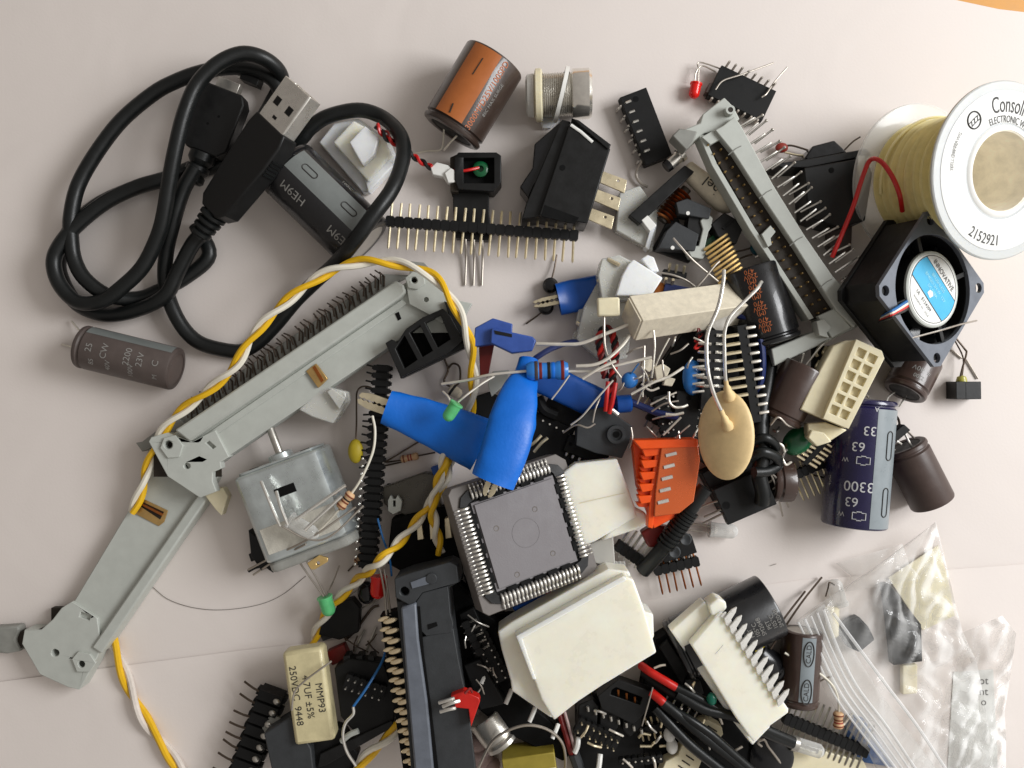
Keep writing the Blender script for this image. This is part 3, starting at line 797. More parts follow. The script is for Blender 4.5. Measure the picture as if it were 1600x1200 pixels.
t.part('back_plate', MB().prism(sq, -80, -72, [circle(0, 0, 84, 40)]).xf(RZ), 'black_plastic', bev=1)
t.part('back_guard', MB().cyl((0, 0, -74), 84, 3), 'black_deep')
hub = t.part('hub', MB().lathe([(-60, 58), (-8, 60), (-3, 58), (-2, 56), (-2, .01)], 56, 'z'), 'black_plastic')
t.part('hub_rim', MB().lathe([(-6, 60.3), (-2.2, 59.8), (-1, 58), (-1.8, 55)], 56, 'z', close=False), 'grey_plastic', hub)
t.part('label_disc', MB().lathe([(-1.2, 56), (-.9, 55.6), (-.9, .01)], 56, 'z', close=False), 'white_label', hub)
def chord(y0, y1, r, n=14):
    pts = []
    a0_, a1_ = math.asin(y0/r), math.asin(y1/r)
    for i in range(n+1): a = a0_+(a1_-a0_)*i/n; pts.append((r*math.cos(a), r*math.sin(a)))
    for i in range(n+1): a = a1_+(a0_-a1_)*i/n; pts.append((-r*math.cos(a), r*math.sin(a)))
    return pts
LB = Matrix.Rotation(R(-46), 4, 'Z')
t.part('blue_band', MB().prism(chord(-20, 24, 52), -.8, -.4).xf(LB), 'blue_label', hub)
def ftext(s_, sz, x, y, mt='print_dark', a_=-46, sx=1):
    q_ = LB @ Vector((x, y, 0)); return t.text(s_, sz, q_.x, q_.y, 0, a_, mt, hub, sx=sx)
ftext('INNOVATIVE', 12.5, 0, 33, sx=.85); ftext('BRUSHLESS', 8, 0, 15, 'print_pale'); ftext('BP402012H-W  12V', 7.5, 0, 5, 'print_pale'); ftext('DC 0.08A', 7, 0, -4, 'print_pale'); ftext('UL   E124209', 8, -2, -29); ftext('Innovative, Inc.   U.S.A', 5, 0, -39)
t.part('label_line', MB().box(-48, 48, -21, -20, -.8, -.2).xf(LB), 'print_dark', hub)
t.part('label_line', MB().box(-46, 46, 24, 25, -.8, -.2).xf(LB), 'print_dark', hub)
t.part('label_ring', MB().tube([(53*math.cos(R(i*9)), 53*math.sin(R(i*9)), -.7) for i in range(41)], .5, 4, 0), 'print_dark', hub)
t.part('worn_spot', MB().prism([(-6,-14),(4,-16),(7,-8),(1,-4),(-5,-7)], -.6, -.1).xf(LB), 'white_label', hub)
t.many('strut', MB().box(56, 88, -4, 4, -14, -5), 'black_plastic', [(0, 0, 0, 20+k*90) for k in range(4)], bev=.8)
t.many('blade', MB().prism([(50, -3), (82, -18), (83, 8), (50, 5)], -34, -28).xf(Matrix.Rotation(R(18), 4, 'X')), 'black_gloss', [(0, 0, 0, k*360/7) for k in range(7)])
for i_, mt in enumerate(('blue_thin', 'white_wire', 'red_wire', 'black_rubber')):
    t.wire('fan_lead', [(1424,466+i_*4,140),(1412,474+i_*4,158),(1400,482+i_*3,176),(1390,488+i_*3,180),(1378,495+i_*2,140),(1362,503+i_,90)], 2.4, mt)
t = T('loose_lead', 'long thin lead lying across the lower right corner of the fan', 'wire', 1460, 520, 110)
t.wire('wire', [(1526,501,100),(1500,507,120),(1470,516,140),(1425,528,150)], 1.4, 'lead')

t = cap('brown capacitor half hidden under the fan, its lead end towards the viewer', (1412,614), (1440,560), 33, 'maroon_sleeve', za=34, zb=24, leads=[[(1398,612,30),(1388,620,34),(1384,630,36)], [(1416,618,30),(1410,628,34),(1405,636,34)]])
t.text_cyl('=  40V', 11, 34, 8, 33.5, 'print_grey', along=False, flip=-1); t.text_cyl('2200', 9, 22, 8, 33.5, 'print_grey', along=False, flip=-1)

t = T('led_holder', 'small black square LED holder standing alone right of the brown capacitors', 'LED', 1497, 610, 0, 1)
t.part('holder', MB().box(-19, -4, -13, 14, 0, 30).box(-4, 20, -13.5, 13.5, 0, 29), 'black_plastic', bev=.8)
c = t.hit(1493, 590, 20)
t.part('lens', MB().lathe([(-2, 8), (2, 8), (8, 6.5), (10, 3), (10.5, .01)], 18, 'y', (-4, 13, 18)), 'yellow_led')
t.wire('lead', [(1500,590,20),(1504,574,22),(1510,552,18),(1507,545,14),(1490,524,8)], 1.5, 'dark_lead')
t.wire('lead', [(1503,590,12),(1505,560,12),(1492,532,4)], 1.2, 'dark_lead')
for k_, pts in enumerate([[(1484,544,2),(1503,560,2)], [(1510,562,2),(1528,592,2)]]):
    wire_thing('cut_lead', ['shorter cut lead lying on the paper below the fan corner', 'longer cut lead lying on the paper right of the LED holder wires'][k_], 'wire', pts, 1.4, 'lead', group='cut leads on the paper')
wire_thing('cut_lead', 'tiny cut lead poking out at the foot of the small LED holder', 'wire', [(1516,616,2),(1527,617,2)], 1, 'lead')

t = cap('large dark purple capacitor with a silver stripe, right side of the pile', (1350,624), (1334,822), 49, 'purple_sleeve', za=46, zb=46, stripe=(30, 27, 'silver_sleeve'), top='black_gloss',
        leads=[[(1358,622,40),(1352,616,36),(1345,620,32)]])
for xx in (68, 154):
    pp = []
    for i in range(21):
        a = i*math.pi/10; sx_ = 16 if math.cos(a) > 0 else -16
        pp.append((xx+sx_+6*math.cos(a), 49.9*math.sin(R(32)+6*math.sin(a)/49.9), 49.9*math.cos(R(32)+6*math.sin(a)/49.9)))
    t.part('minus_mark', MB().tube(pp, .8, 5, 0), 'print_dark')
def pt_(s_, sz, x, ph): t.text_cyl(s_, sz, x, ph, 49.6, 'print_white', along=False, flip=1)
pt_('33', 20, 47, -9); pt_('63', 20, 72, -26); pt_('W', 10, 93, -46); pt_('3300', 22, 132, -20); pt_('63', 20, 156, -30); pt_('W', 10, 176, -46); pt_('A', 10, 14, 0)
for xx in (93, 177):
    a0_ = -16
    pr_ = [(xx-5, a0_-11), (xx+5, a0_-11), (xx+5, a0_-4), (xx+6.5, a0_-4), (xx+6.5, a0_+4), (xx+5, a0_+4), (xx+5, a0_+11), (xx-5, a0_+11), (xx-5, a0_+4), (xx-6.5, a0_+4), (xx-6.5, a0_-4), (xx-5, a0_-4), (xx-5, a0_-11)]
    t.part('printed_box', MB().tube([(x, 49.5*math.sin(R(a)), 49.5*math.cos(R(a))) for x, a in pr_], .8, 4, 0), 'print_white')
t = cap('brown unmarked capacitor leaning right of the big purple one', (1412,696), (1458,786), 34, 'plum_sleeve', za=36, zb=34, top='maroon_sleeve')
t = T('transistor', 'small black transistor across the top of the leaning brown capacitor', 'transistor', 1408, 686, 50)
t.slab('body', [(1413,663),(1423,672),(1404,688),(1394,692),(1392,680)], 0, 20, 'black_matte', bev=1)
for pts in ([(1396,694,60),(1402,690,66),(1408,694,62)], [(1414,678,56),(1420,690,60),(1424,697,56)], [(1392,700,56),(1398,704,60)]): t.wire('leg', pts, 1.8, 'tin')
t.wire('leg', [(1394,642,20),(1404,656,40),(1406,672,54)], 2, 'dark_lead'); t.wire('leg', [(1416,672,58),(1428,684,40)], 1.8, 'lead')

# white 2 x 6 housing
t = T('cell_connector', 'cream plastic connector with two rows of square cells over the purple capacitor', 'connector', 1318, 612, 78, 0, rx=0, ry=-8)
top = [(1343,531),(1372,543),(1380,560),(1327,664),(1314,672),(1290,658)]
c1, c2, c3, c4 = Vector((1340,538)), Vector((1376,556)), Vector((1324,660)), Vector((1291,646))
cells = []
for i in range(6):
    for k in (0, 1):
        def at(u, v): q_ = c1.lerp(c4, u).lerp(c2.lerp(c3, u), v); return (q_.x, q_.y)
        u0, u1 = (i+.14)/6, (i+.86)/6; v0, v1 = (.08, .44) if k == 0 else (.56, .92)
        cells.append([at(u0, v0), at(u1, v0), at(u1, v1), at(u0, v1)])
t.slab('housing', [(1338,530),(1378,548),(1382,560),(1326,670),(1286,654)], 6, 44, 'cream', cells, bev=.6)
t.slab('cell_floor', [(1338,533),(1378,551),(1324,666),(1288,652)], -6, 36, 'cream', bev=.5)
t.slab('side_wall', [(1338,531),(1288,655),(1250,640),(1268,602),(1302,540),(1322,532)], -10, 30, 'cream', bev=2)
t.slab('latch', [(1262,662),(1290,660),(1324,672),(1296,690),(1272,690),(1262,680)], -10, 20, 'cream', bev=2)
t.slab('latch_hook', [(1268,672),(1288,676),(1300,690),(1276,698),(1262,684)], 0, 30, 'cream', bev=2)
t = cap('brown capacitor leaning left of the cream cell connector', (1216,656), (1260,572), 35, 'maroon_sleeve', za=60, zb=70, top='steel', leads=[[(1258,572,74),(1284,540,80),(1300,528,70)], [(1252,566,74),(1256,552,80)]])
t = T('film_capacitor', 'glossy dark green capacitor below the cream cell connector', 'capacitor', 1244, 688, 40, 40)
t.part('body', MB().ell((0, 0, 8), 27, 20, 16, 28, 16), 'green_plastic')
for pts in ([(1232,700,52),(1226,706,56),(1222,716,54)], [(1218,668,60),(1214,674,66),(1208,672,60)], [(1262,662,62),(1270,668,60)]): t.wire('lead', pts, 2.2, 'tin')
# ============================================================ left: two long grey headers, twisted wires, motor
t = T('ribbon_header', 'dull grey long connector lying lowest at the far left, one gold slot in its face', 'connector', 190, 880, 0, group='long grey ribbon headers')
gp = 'grey_plastic'
t.slab('body', [(232,700),(340,745),(318,782),(205,940),(170,1006),(112,990),(96,972),(210,782)], 0, 26, gp, bev=1.5)
t.slab('side_rail', [(318,760),(332,768),(158,1022),(142,1012)], 0, 36, gp, bev=3)
e = t.slab('end_ear', [(96,950),(112,940),(152,966),(158,1012),(148,1036),(124,1078),(106,1074),(62,1054),(34,1006),(38,984),(64,984),(82,968)], 0, 32, gp, [circle(86,1020,6,14), circle(127,1038,6.5,14), [(126,956),(142,962),(139,970),(124,964)]], bev=1.2)
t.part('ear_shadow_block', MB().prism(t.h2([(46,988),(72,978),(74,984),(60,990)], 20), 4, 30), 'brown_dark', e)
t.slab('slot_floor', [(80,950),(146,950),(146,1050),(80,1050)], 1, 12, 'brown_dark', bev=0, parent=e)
t.slab('boss', [(112,1030),(122,1018),(140,1022),(150,1036),(140,1050),(120,1050)], 31, 36, gp, [circle(127,1038,5.5,14)], bev=.8, parent=e)
t.slab('slot_frame', [(206,786),(220,778),(262,798),(256,816),(248,822),(206,800)], 25, 28, 'brass', [[(214,788),(220,783),(256,800),(250,812)]], bev=.3)
t.slab('slot_recess', [(212,788),(220,782),(258,800),(250,814)], 24, 27, 'brown_dark', bev=0)
t.slab('gold_contact', [(216,787),(219,785),(254,803),(252,806)], 27, 31, 'copper', bev=.3)
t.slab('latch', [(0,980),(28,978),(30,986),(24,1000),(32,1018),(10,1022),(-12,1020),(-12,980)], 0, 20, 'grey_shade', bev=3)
t.slab('hinge_pin', [(24,984),(36,988),(38,1006),(30,1016),(24,1002)], 0, 16, 'brown_dark', bev=1)

t = T('ribbon_header', 'pale grey long connector lying over the dull one, twisted wire running over its right end', 'connector', 470, 590, 30, group='long grey ribbon headers')
t.slab('body', [(262,680),(300,665),(636,440),(660,446),(706,470),(738,520),(640,520),(600,548),(520,602),(352,716),(342,724),(300,740)], -10, 26, gp, bev=1.2)
t.slab('ridge', [(272,672),(282,666),(618,438),(630,445),(634,456),(626,465),(296,690)], 22, 42, gp, bev=3)
t.slab('lower_ledge', [(302,692),(628,468),(636,474),(306,702)], 25, 29, gp, bev=.8)
e = t.slab('end_ear', [(232,690),(236,683),(262,676),(300,690),(336,672),(358,714),(344,722),(346,732),(332,738),(332,752),(338,768),(312,778),(262,745)], 14, 33, gp, [circle(263,695,6,16), circle(292,728,5,14), [(321,692),(327,689),(337,698),(332,702)]], bev=1.4)
t.slab('ear_boss', [(250,700),(256,684),(274,680),(286,696),(280,714),(262,716)], 30, 37, gp, [circle(263,695,7,16)], bev=.8, parent=e)
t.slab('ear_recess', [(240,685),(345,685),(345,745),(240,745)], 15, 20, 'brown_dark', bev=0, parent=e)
t.slab('latch', [(318,772),(332,764),(348,762),(356,776),(346,806),(336,796)], -8, 12, 'cream', bev=1.5)
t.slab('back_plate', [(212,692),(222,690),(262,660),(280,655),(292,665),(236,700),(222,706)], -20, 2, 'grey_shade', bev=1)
e = t.slab('end_ear', [(634,440),(650,430),(676,432),(700,470),(712,492),(690,505),(668,490),(640,475)], 12, 34, gp, [circle(647,437.5,4.5,14), circle(666,468,4,14), [(616,488),(622,486),(626,496),(621,498)]][:2], bev=1.2)
t.slab('ear_boss', [(633,434),(645,424),(662,430),(664,444),(652,452),(638,450)], 32, 38, gp, [circle(647,438,5.5,14)], bev=.8, parent=e)
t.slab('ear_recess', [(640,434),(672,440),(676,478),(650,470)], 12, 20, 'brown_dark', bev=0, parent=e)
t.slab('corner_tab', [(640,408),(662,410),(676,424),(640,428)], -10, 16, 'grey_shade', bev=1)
t.slab('corner_tab', [(710,468),(738,474),(724,498),(712,490)], -6, 10, 'grey_plastic', bev=1)
t.slab('slot', [(617,490),(623,487),(627,498),(622,501)], 25, 27, 'black_deep', bev=.1)
t.slab('gold_contact', [(478,580),(488,572),(494,568),(512,592),(504,600),(497,606)], 25, 31, 'brass', bev=.6)
t.slab('gold_gap', [(488,574),(492,571),(506,594),(502,598)], 31, 32, 'copper', bev=.1)
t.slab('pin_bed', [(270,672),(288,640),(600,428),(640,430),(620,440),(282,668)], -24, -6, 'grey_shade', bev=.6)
pl = []
for i in range(34):
    x = 300+(600-300)*i/33; y = 656+(448-656)*i/33
    for k in (0, 1):
        h = t.hit(x-k*4, y-k*3, -4); pl.append((h.x, h.y, -4+k*5, random.uniform(-14, 14)))
t.many('solder_tail', MB().tube([(0, 0, 0), (-2, 16, 0), (-12, 22, -6)], 1.3, 5, 1), 'dark_lead', pl)

twisted('twisted_pair', 'yellow and white twisted wire arching over the pale grey connector', [(206,800,34),(222,764,40),(232,728,44),(262,664,60),(318,616,72),(364,576,84),(396,524,92),(440,478,96),(500,432,98),(560,410,100),(622,412,102),(676,432,104),(710,476,100),(730,520,92),(738,565,70),(738,630,50),(716,690,30),(696,745,26),(676,780,40)], 4.7, ['yellow_wire', 'white_wire'], 118, phase=2.2, off=4.7)
twisted('twisted_pair', 'yellow and white twisted wire running from the blue boots down past the black header', [(702,712,60),(694,752,66),(664,798,66),(632,838,66),(594,876,92),(555,910,40),(518,948,30),(498,980,18),(488,1010,10)], 4.6, ['yellow_wire', 'white_wire'], 82, phase=.6, off=4.6)
twisted('twisted_pair', 'short yellow and white twisted tail ending left of the grey square chip', [(700,690,74),(690,735,76),(676,790,76),(682,830,74),(689,868,74)], 4.6, ['white_wire', 'yellow_wire'], 62, off=4.4)
twisted('twisted_pair', 'yellow and white twisted wire on the bare paper at the lower left', [(174,998,8),(190,1040,8),(206,1084,8),(232,1134,8),(258,1168,8),(290,1215,8)], 5.2, ['yellow_wire', 'paper_wire'], 150, off=5, phase=0)
twisted('twisted_pair', 'yellow and white twisted wire at the bottom beside the gold pinned slot connector', [(636,1110,60),(622,1135,60),(600,1158,60),(570,1185,60),(548,1215,60)], 5.2, ['yellow_wire', 'white_wire'], 110, off=5, phase=1)

# slotted black connector over the right end
t = T('slot_socket', 'black three-slot plastic block over the right end of the pale grey connector', 'connector', 662, 540, 34)
o_ = [(602,536),(612,530),(620,536),(634,514),(660,496),(692,482),(704,494),(724,532),(700,552),(626,590)]
t.slab('frame', o_, 0, 46, 'black_plastic', [[(618,545),(632,524),(652,562),(632,576)], [(640,520),(656,508),(676,548),(660,558)], [(664,504),(688,492),(704,530),(684,543)]], bev=1)
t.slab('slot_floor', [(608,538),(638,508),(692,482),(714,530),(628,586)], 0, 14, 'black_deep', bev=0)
t.slab('lower_lip', [(622,580),(720,524),(732,536),(726,544),(626,592)], 4, 34, 'black_plastic', bev=1.2)
t.slab('side_wing', [(694,470),(708,478),(722,512),(722,530),(706,506)], 4, 40, 'black_matte', bev=1)
wire_thing('bent_wire_loop', 'thin dark wire loop on the paper below the black three-slot block', 'wire', [(694,560,3),(700,578,3),(694,596,6),(706,604,10),(718,596,8),(718,574,4),(708,568,3),(700,576,3)], 1.6, 'dark_lead')
t = T('glass_diode', 'small pale glass diode under the twisted wire, beside the blue boots', 'diode', a=(702,606,22), b=(724,622,22))
t.part('bead', MB().lathe([(0, 5), (2, 9), (18, 9), (22, 5), (22, .01)], 16), 'ceramic'); t.part('band', MB().lathe([(4, 9.3), (8, 9.3)], 16), 'band_black')
t = T('clip_connector', 'small half-clear plastic connector on the pale grey connector beside the gold contact', 'connector', 505, 628, 20)
t.slab('shell', [(466,640),(500,608),(512,604),(540,612),(542,628),(520,662),(488,652)], 0, 36, 'nylon_clear', bev=2)
t.slab('rib', [(510,612),(518,606),(540,622),(530,640)], 34, 46, 'nylon_clear', bev=1.5)

# motor
t = T('dc_motor', 'small galvanised electric motor with bare shaft, lying on the left of the pile', 'motor', a=(440,716,40), b=(498,868,36), roll=0)
L = t.L
sc = []
wd, fl = 76, 42
for i in range(40):
    a = 2*math.pi*i/40; c_, s_ = math.cos(a), math.sin(a)
    y = math.copysign(abs(c_)**.55, c_)*wd; z = math.copysign(min(1, abs(s_)*1.35)**1.0, s_)*fl
    sc.append((y, z))
t.part('can', MB().prism(sc, 4, L*.88, axis='x'), 'zinc', bev=5)
t.part('end_cap', MB().prism([(y*.96, z*.94) for y, z in sc], L*.88, L*.98, axis='x'), 'motor_cap', bev=4)
t.part('front_face', MB().prism([(y*.9, z*.86) for y, z in sc], 0, 4, axis='x'), 'zinc', bev=1)
t.part('bearing_boss', MB().lathe([(-10, 14), (-8, 19), (1, 20), (1, .01)], 28), 'zinc')
t.part('shaft', MB().lathe([(-58, .01), (-58, 5), (-56, 6.2), (-8, 6.2)], 18), 'steel')
t.part('vent_slot', MB().box(40, 54, -16, 16, fl-1, fl+.8), 'black_deep')
for y in (-44, 40): t.part('face_slot', MB().box(-.8, 1, y-7, y+7, 4, 9), 'black_deep')
t.part('foil_tape', MB().box(L*.55, L*.80, -58, 60, fl-.5, fl+.7), 'tape', bev=.4)
t.slab('brush_terminal', [(480,880),(498,868),(512,872),(512,878),(492,890),(486,890)], 38, 44, 'gold', [circle(497, 880, 3, 10)], bev=.6)

cl = T('clear_led', 'clear LED resting on the lower end of the motor, legs folded back', 'LED', a=(452,812,96), b=(545,868,96), group='clear LEDs')
cl.part('lens', MB().lathe([(0, 14), (4, 14), (5, 12), (40, 12), (48, 9), (52, 4), (53, .01)], 24), 'clear')
for k_, pts in enumerate([[(408,752,102),(418,776,110),(428,800,110),(438,822,106)], [(432,768,102),(438,790,114),(450,820,114)], [(540,758,114),(462,812,116)], [(534,775,118),(476,828,120)]]):
    wire_thing('loose_lead', ['bright bent lead at the left edge of the motor', 'second bright lead just right of the leftmost one on the motor', 'long bright lead slanting across the motor above the striped resistor lead', 'shorter bright lead slanting across the motor into the striped resistor'][k_], 'wire', pts, 2.7, 'tin', group='bright leads over the motor')
for k_, pts in enumerate([[(440,822,104),(480,842,102),(516,838,102),(568,790,98)], [(388,890,30),(430,868,60),(486,840,102),(556,792,102)], [(396,898,20),(436,872,56),(478,850,90)], [(444,830,60),(462,868,50),(480,896,50),(506,932,58)], [(452,824,60),(474,868,46),(494,902,46),(509,931,54)]]):
    wire_thing('thin_lead', ['thin grey lead crossing the foot of the motor', 'long thin lead from the green LED across the motor to the resistor', 'short thin lead ending lowest at the left foot of the motor', 'outer one of the two thin leads that end at the cloudy green LED', 'inner one of the two thin leads that end at the cloudy green LED'][k_], 'wire', pts, 1.6, 'lead', group='thin leads round the motor foot')
resistor('brown striped resistor at the right edge of the motor', (530,794,92), (550,770,92), 8.2, 'body_tan', [(.14, 'band_brown'), (.4, 'band_brown'), (.55, 'band_black'), (.78, 'band_brown')],
         [[(550,770,92),(562,752,96),(575,726,98),(584,700,98),(586,672,96),(582,650,90)], [(530,796,92),(512,816,88),(486,842,86)]], leadmat='white_wire', lr=2)
t = T('led_block', 'dark green LED in a black right-angle holder, left of the motor', 'LED', 425, 850, 0)
t.slab('holder', [(388,828),(398,838),(420,828),(440,856),(458,882),(426,895),(416,888),(408,892),(392,868)], 0, 34, 'black_plastic', bev=1)
t.slab('foot', [(388,866),(400,862),(404,874),(392,878)], 0, 26, 'black_plastic', bev=1)
t.part('lens', MB().lathe([(0, 11), (12, 11), (20, 8), (23, .01)], 20, 'y').xf(Matrix.Translation(t.loc(414,828,22))), 'green_dark_led')
wire_thing('cut_lead', 'short black lead at the foot of the green LED block', 'wire', [(388,892,14),(400,886,14),(412,884,16)], 3, 'black_plastic')
led('cloudy green LED at the end of two long leads below the motor', (507,932,56), (516,962,52), 11, 'green_led', [[(510,930,56),(520,910,16),(530,884,20)]])
t = T('tantalum_capacitor', 'mustard yellow blob capacitor between motor and black header', 'capacitor', 558, 704, 30)
t.part('body', MB().ell((0, 0, 12), 12, 19, 10), 'yellow_cap'); t.wire('lead', [(556,688,40),(557,660,34),(557,630,20),(558,612,10),(566,604,8),(580,606,8),(588,618,8)], 1.4, 'dark_lead')

# long black double header standing on its side
t = T('pin_header', 'long black pin strip running down between motor and blue boots', 'pin header', a=(598,570,44), b=(574,888,40), group='long pin header strips', roll=0)
L = t.L; bm = MB(); n = 27
for i in range(n):
    x0 = i*L/n; bm.box(x0+1, x0+L/n-2.4, -13, 13, -10, 8)
    bm.box(x0+2.5, x0+L/n-4, -16, 16, -4, 2)
bm.box(0, L, -9, 9, -12, 4)
t.part('insulator', bm, 'black_matte')
t.many('pin', MB().tube([(0, 0, 2), (0, -16, 6), (0, -24, 3)], 1.6, 5, 0), 'black_plastic', [(L*(i+.5)/n, 0, 0, random.uniform(-10, 10)) for i in range(n) if i < 14])
t.many('pin_tip', MB().ell((0, -19, 4), 3.2, 2.6, 2.6, 8, 6), 'tin', [(L*(i+.5)/n, 0, 0) for i in range(n) if i > 11])
resistor('small orange-brown resistor lying on the paper below the left blue boot', (626,718,8), (654,712,8), 6, 'body_tan', [(.14, 'band_brown'), (.4, 'orange_film'), (.55, 'orange_film')], [[(628,719,8),(602,722,5),(612,716,5),(658,688,4)], [(654,712,8),(680,707,5)], [(628,722,8),(600,728,3)]], leadmat='dark_lead')
t = T('relay_shell', 'smoky half-clear plastic block below the small orange-brown resistor', 'component', 640, 765, 0)
t.slab('shell', [(596,762),(664,738),(684,742),(690,800),(640,810),(600,788)], 0, 22, 'smoky', bev=2)
t.part('inner', MB().box(-34, 40, -28, 10, 1, 6), 'black_deep')
t = T('push_clip', 'small white forked plastic clip right of the black pin strip', 'clip', 615, 790, 26)
t.slab('fork', [(606,782),(610,774),(614,780),(618,780),(621,774),(628,784),(626,798),(614,804),(606,798)], 0, 12, 'grey_plastic', [[(614,782),(618,782),(618,792),(614,792)]], bev=.8)
# ============================================================ middle of the pile
# grey square chip in its socket
t = T('chip_socket', 'square grey chip in a socket ringed by silver contacts, middle of the pile', 'chip', 820, 832, 112, 16.5, ry=20)
Q = 101
t.part('socket_body', MB().prism([(-Q,-Q+8),(-Q+8,-Q),(Q-10,-Q),(Q,-Q+10),(Q,Q-14),(Q-14,Q),(-Q+8,Q),(-Q,Q-8)], -40, 0, [[(-66,-88),(66,-88),(66,88),(-66,88)]] if False else ()), 'socket_grey', bev=1.2)
t.part('socket_well', MB().prism([(-77,-77),(77,-77),(77,77),(-77,77)], 0, 1.0), 'black_deep')
t.part('chip_body', MB().prism([(-67,-67),(67,-67),(67,67),(-67,67)], 1, 5.5).box(-71, 71, -71, 71, .6, 2), 'chip_grey', bev=.6)
bs = []
for sd in range(4):
    m_ = Matrix.Rotation(R(90*sd), 4, 'Z')
    for i in range(5):
        b = MB().box(-56+i*23.5, -40+i*23.5, 69, 79, .5, 5).xf(m_)
        t.part('corner_gap' if False else 'slot', b, 'black_deep')
    t.part('corner_key', MB().prism([(74,66),(82,62),(92,70),(84,84),(70,90),(66,80),(72,74)], .5, 4).xf(m_), 'black_plastic', bev=.5)
cm = MB().tube([(0, -7.5, 3), (0, -5, 7), (0, 2, 7.5), (0, 6, 4)], 2.1, 7, 3)
cm.tube([(0, 7, 3), (0, 11, 5), (0, 15, 3)], 1.5, 6, 2)
pl = []
for sd in range(4):
    for i in range(21):
        x = -66+i*6.6; a = R(90*sd); y = 84
        pl.append((x*math.cos(a)-y*math.sin(a), x*math.sin(a)+y*math.cos(a), 0, 90*sd))
t.many('contact', cm, 'tin', pl)
t.part('ring_mark', MB().lathe([(5.4, 23.4), (5.9, 23), (5.9, 22.2), (5.3, 21.8)], 40, 'z', close=False), 'chip_grey')
for x, y in ((-44, 22), (25, 30), (33, -45), (-33, -56)):
    t.part('dimple', MB().lathe([(5.5, 4.6), (6, 4.2), (5.6, 3.2), (4.9, .01)], 16, 'z', (x, y, 0), close=False), 'socket_grey')

# blue boots
from mathutils import noise as _nz
def noise_(p, a): return _nz.noise(Vector((p.x*.05+a, p.y*.05, math.sin(a)*1.5)))
def boot(label, path, rad, jaw, group='blue alligator clips', mt='blue_vinyl', jaws=True, jw=9):
    t = T('alligator_clip', label, 'clip', path[0][0], path[0][1], path[0][2], group=group)
    pts = [t.loc(*p) for p in path]
    sm_ = smooth(pts, 8); n = len(sm_)
    rr = []
    for i in range(n):
        u = i/(n-1)*(len(rad)-1); k = min(int(u), len(rad)-2); rr.append(rad[k]+(rad[k+1]-rad[k])*(u-k))
    b = MB()
    N = 28; v = []; f = []
    tv = [(sm_[min(i+1, n-1)]-sm_[max(i-1, 0)]).normalized() for i in range(n)]
    for sgn, dr in ((0, 0), (1, -2.2)):
        for i, p in enumerate(sm_):
            side = Vector((-tv[i].y, tv[i].x, 0)).normalized(); up = tv[i].cross(side)*-1
            for k in range(N):
                a = 2*math.pi*k/N
                wob = 1+.01*math.sin(a*3+i*.35)
                u_ = i/(n-1); fl_ = .66-.26*math.sin(math.pi*min(1, u_*1.15)); cr = -.2*math.exp(-((math.cos(a)-.3+.5*u_)/.11)**2)*math.sin(math.pi*u_) if math.sin(a) > 0 else 0
                wob = wob+.035*noise_(p, a)
                v.append(p+side*math.cos(a)*(rr[i]+dr)*wob+up*math.copysign(abs(math.sin(a))**.8, math.sin(a))*(rr[i]+dr)*(fl_+cr)*wob)
    for l in range(2):
        for i in range(n-1):
            for k in range(N):
                a = l*n*N+i*N+k; b2 = l*n*N+i*N+(k+1) % N
                f.append((a, b2, b2+N, a+N) if l == 0 else (a, a+N, b2+N, b2))
    for k in range(N): f.append((k, n*N+k, n*N+(k+1) % N, (k+1) % N))
    e_ = (n-1)*N
    f.append(tuple(e_+k for k in range(N)))
    b.add(v, f); t.part('boot', b, mt, ang=60)
    if jaws:
        d = -tv[0]; side = Vector((-d.y, d.x, 0)).normalized(); up = Vector((0,0,1))
        for sgn in (1, -1):
            pr = []
            Lj = jaw
            top_ = [(-30, 1.2+jw*.75), (Lj*.6, jw*.85), (Lj-3, jw*.6), (Lj, 2.5)]
            teeth = []
            nt_ = 5
            for q_ in range(nt_*2+1): teeth.append((Lj-1-(Lj-4)*q_/(nt_*2), (1.0 if q_ % 2 else 3.0)))
            poly = top_+[(x, y-1.2) for x, y in teeth]+[(-30, 0)]
            m_ = Matrix((d, side*sgn, up)).transposed().to_4x4(); m_.translation = sm_[0]
            t.part('jaw', MB().prism([(x, y+.6) for x, y in poly], -5, 6).xf(m_), 'jaw_metal', bev=.5)
    return t
boot('blue alligator clip with pale toothed jaws pointing left, lying left of the upright blue one', [(604,636,78),(652,653,76),(702,673,74),(752,696,70)], [27,33,39,43], 46, jw=14)
boot('blue alligator clip standing up from the grey square chip, its mouth down', [(770,752,150),(786,712,150),(800,660,142),(812,614,120),(822,584,96),(826,562,84)], [35,37,38,30,19,16], 26, jw=11)
boot('darker blue alligator clip lying crosswise beneath the blue resistor', [(826,588,52),(868,600,50),(920,624,46),(960,640,42)], [20,25,25,22], 10, mt='blue_dark_vinyl', jaws=False)
boot('small blue alligator clip with brass jaws near the upper white plug', [(872,468,24),(900,462,24),(938,452,24)], [25,26,24], 40, mt='blue_dark_vinyl', jw=8)
t = led('green LED lying on top of the left blue boot', (714,630,128), (696,657,124), 10, 'green_led', [[(716,628,124),(728,618,126),(752,600,118),(772,588,110)], [(704,628,120),(700,620,118),(692,612,110)]], leadmat='pale_lead', lr=1.8)
t = resistor('fat blue striped resistor with long leads crossing the middle of the pile', (822,580,112), (888,578,112), 15, 'blue_resistor', [(.2, 'plum_sleeve'), (.3, 'red_dark'), (.5, 'black_plastic'), (.6, 'blue_vinyl'), (.82, 'red_dark')], [[(822,580,112),(800,582,112),(764,586,112),(730,594,104),(690,600,96)], [(888,580,112),(930,580,112),(960,572,112),(1018,558,108)]], leadmat='pale_lead', lr=2.4)
LW = 'pale_lead'
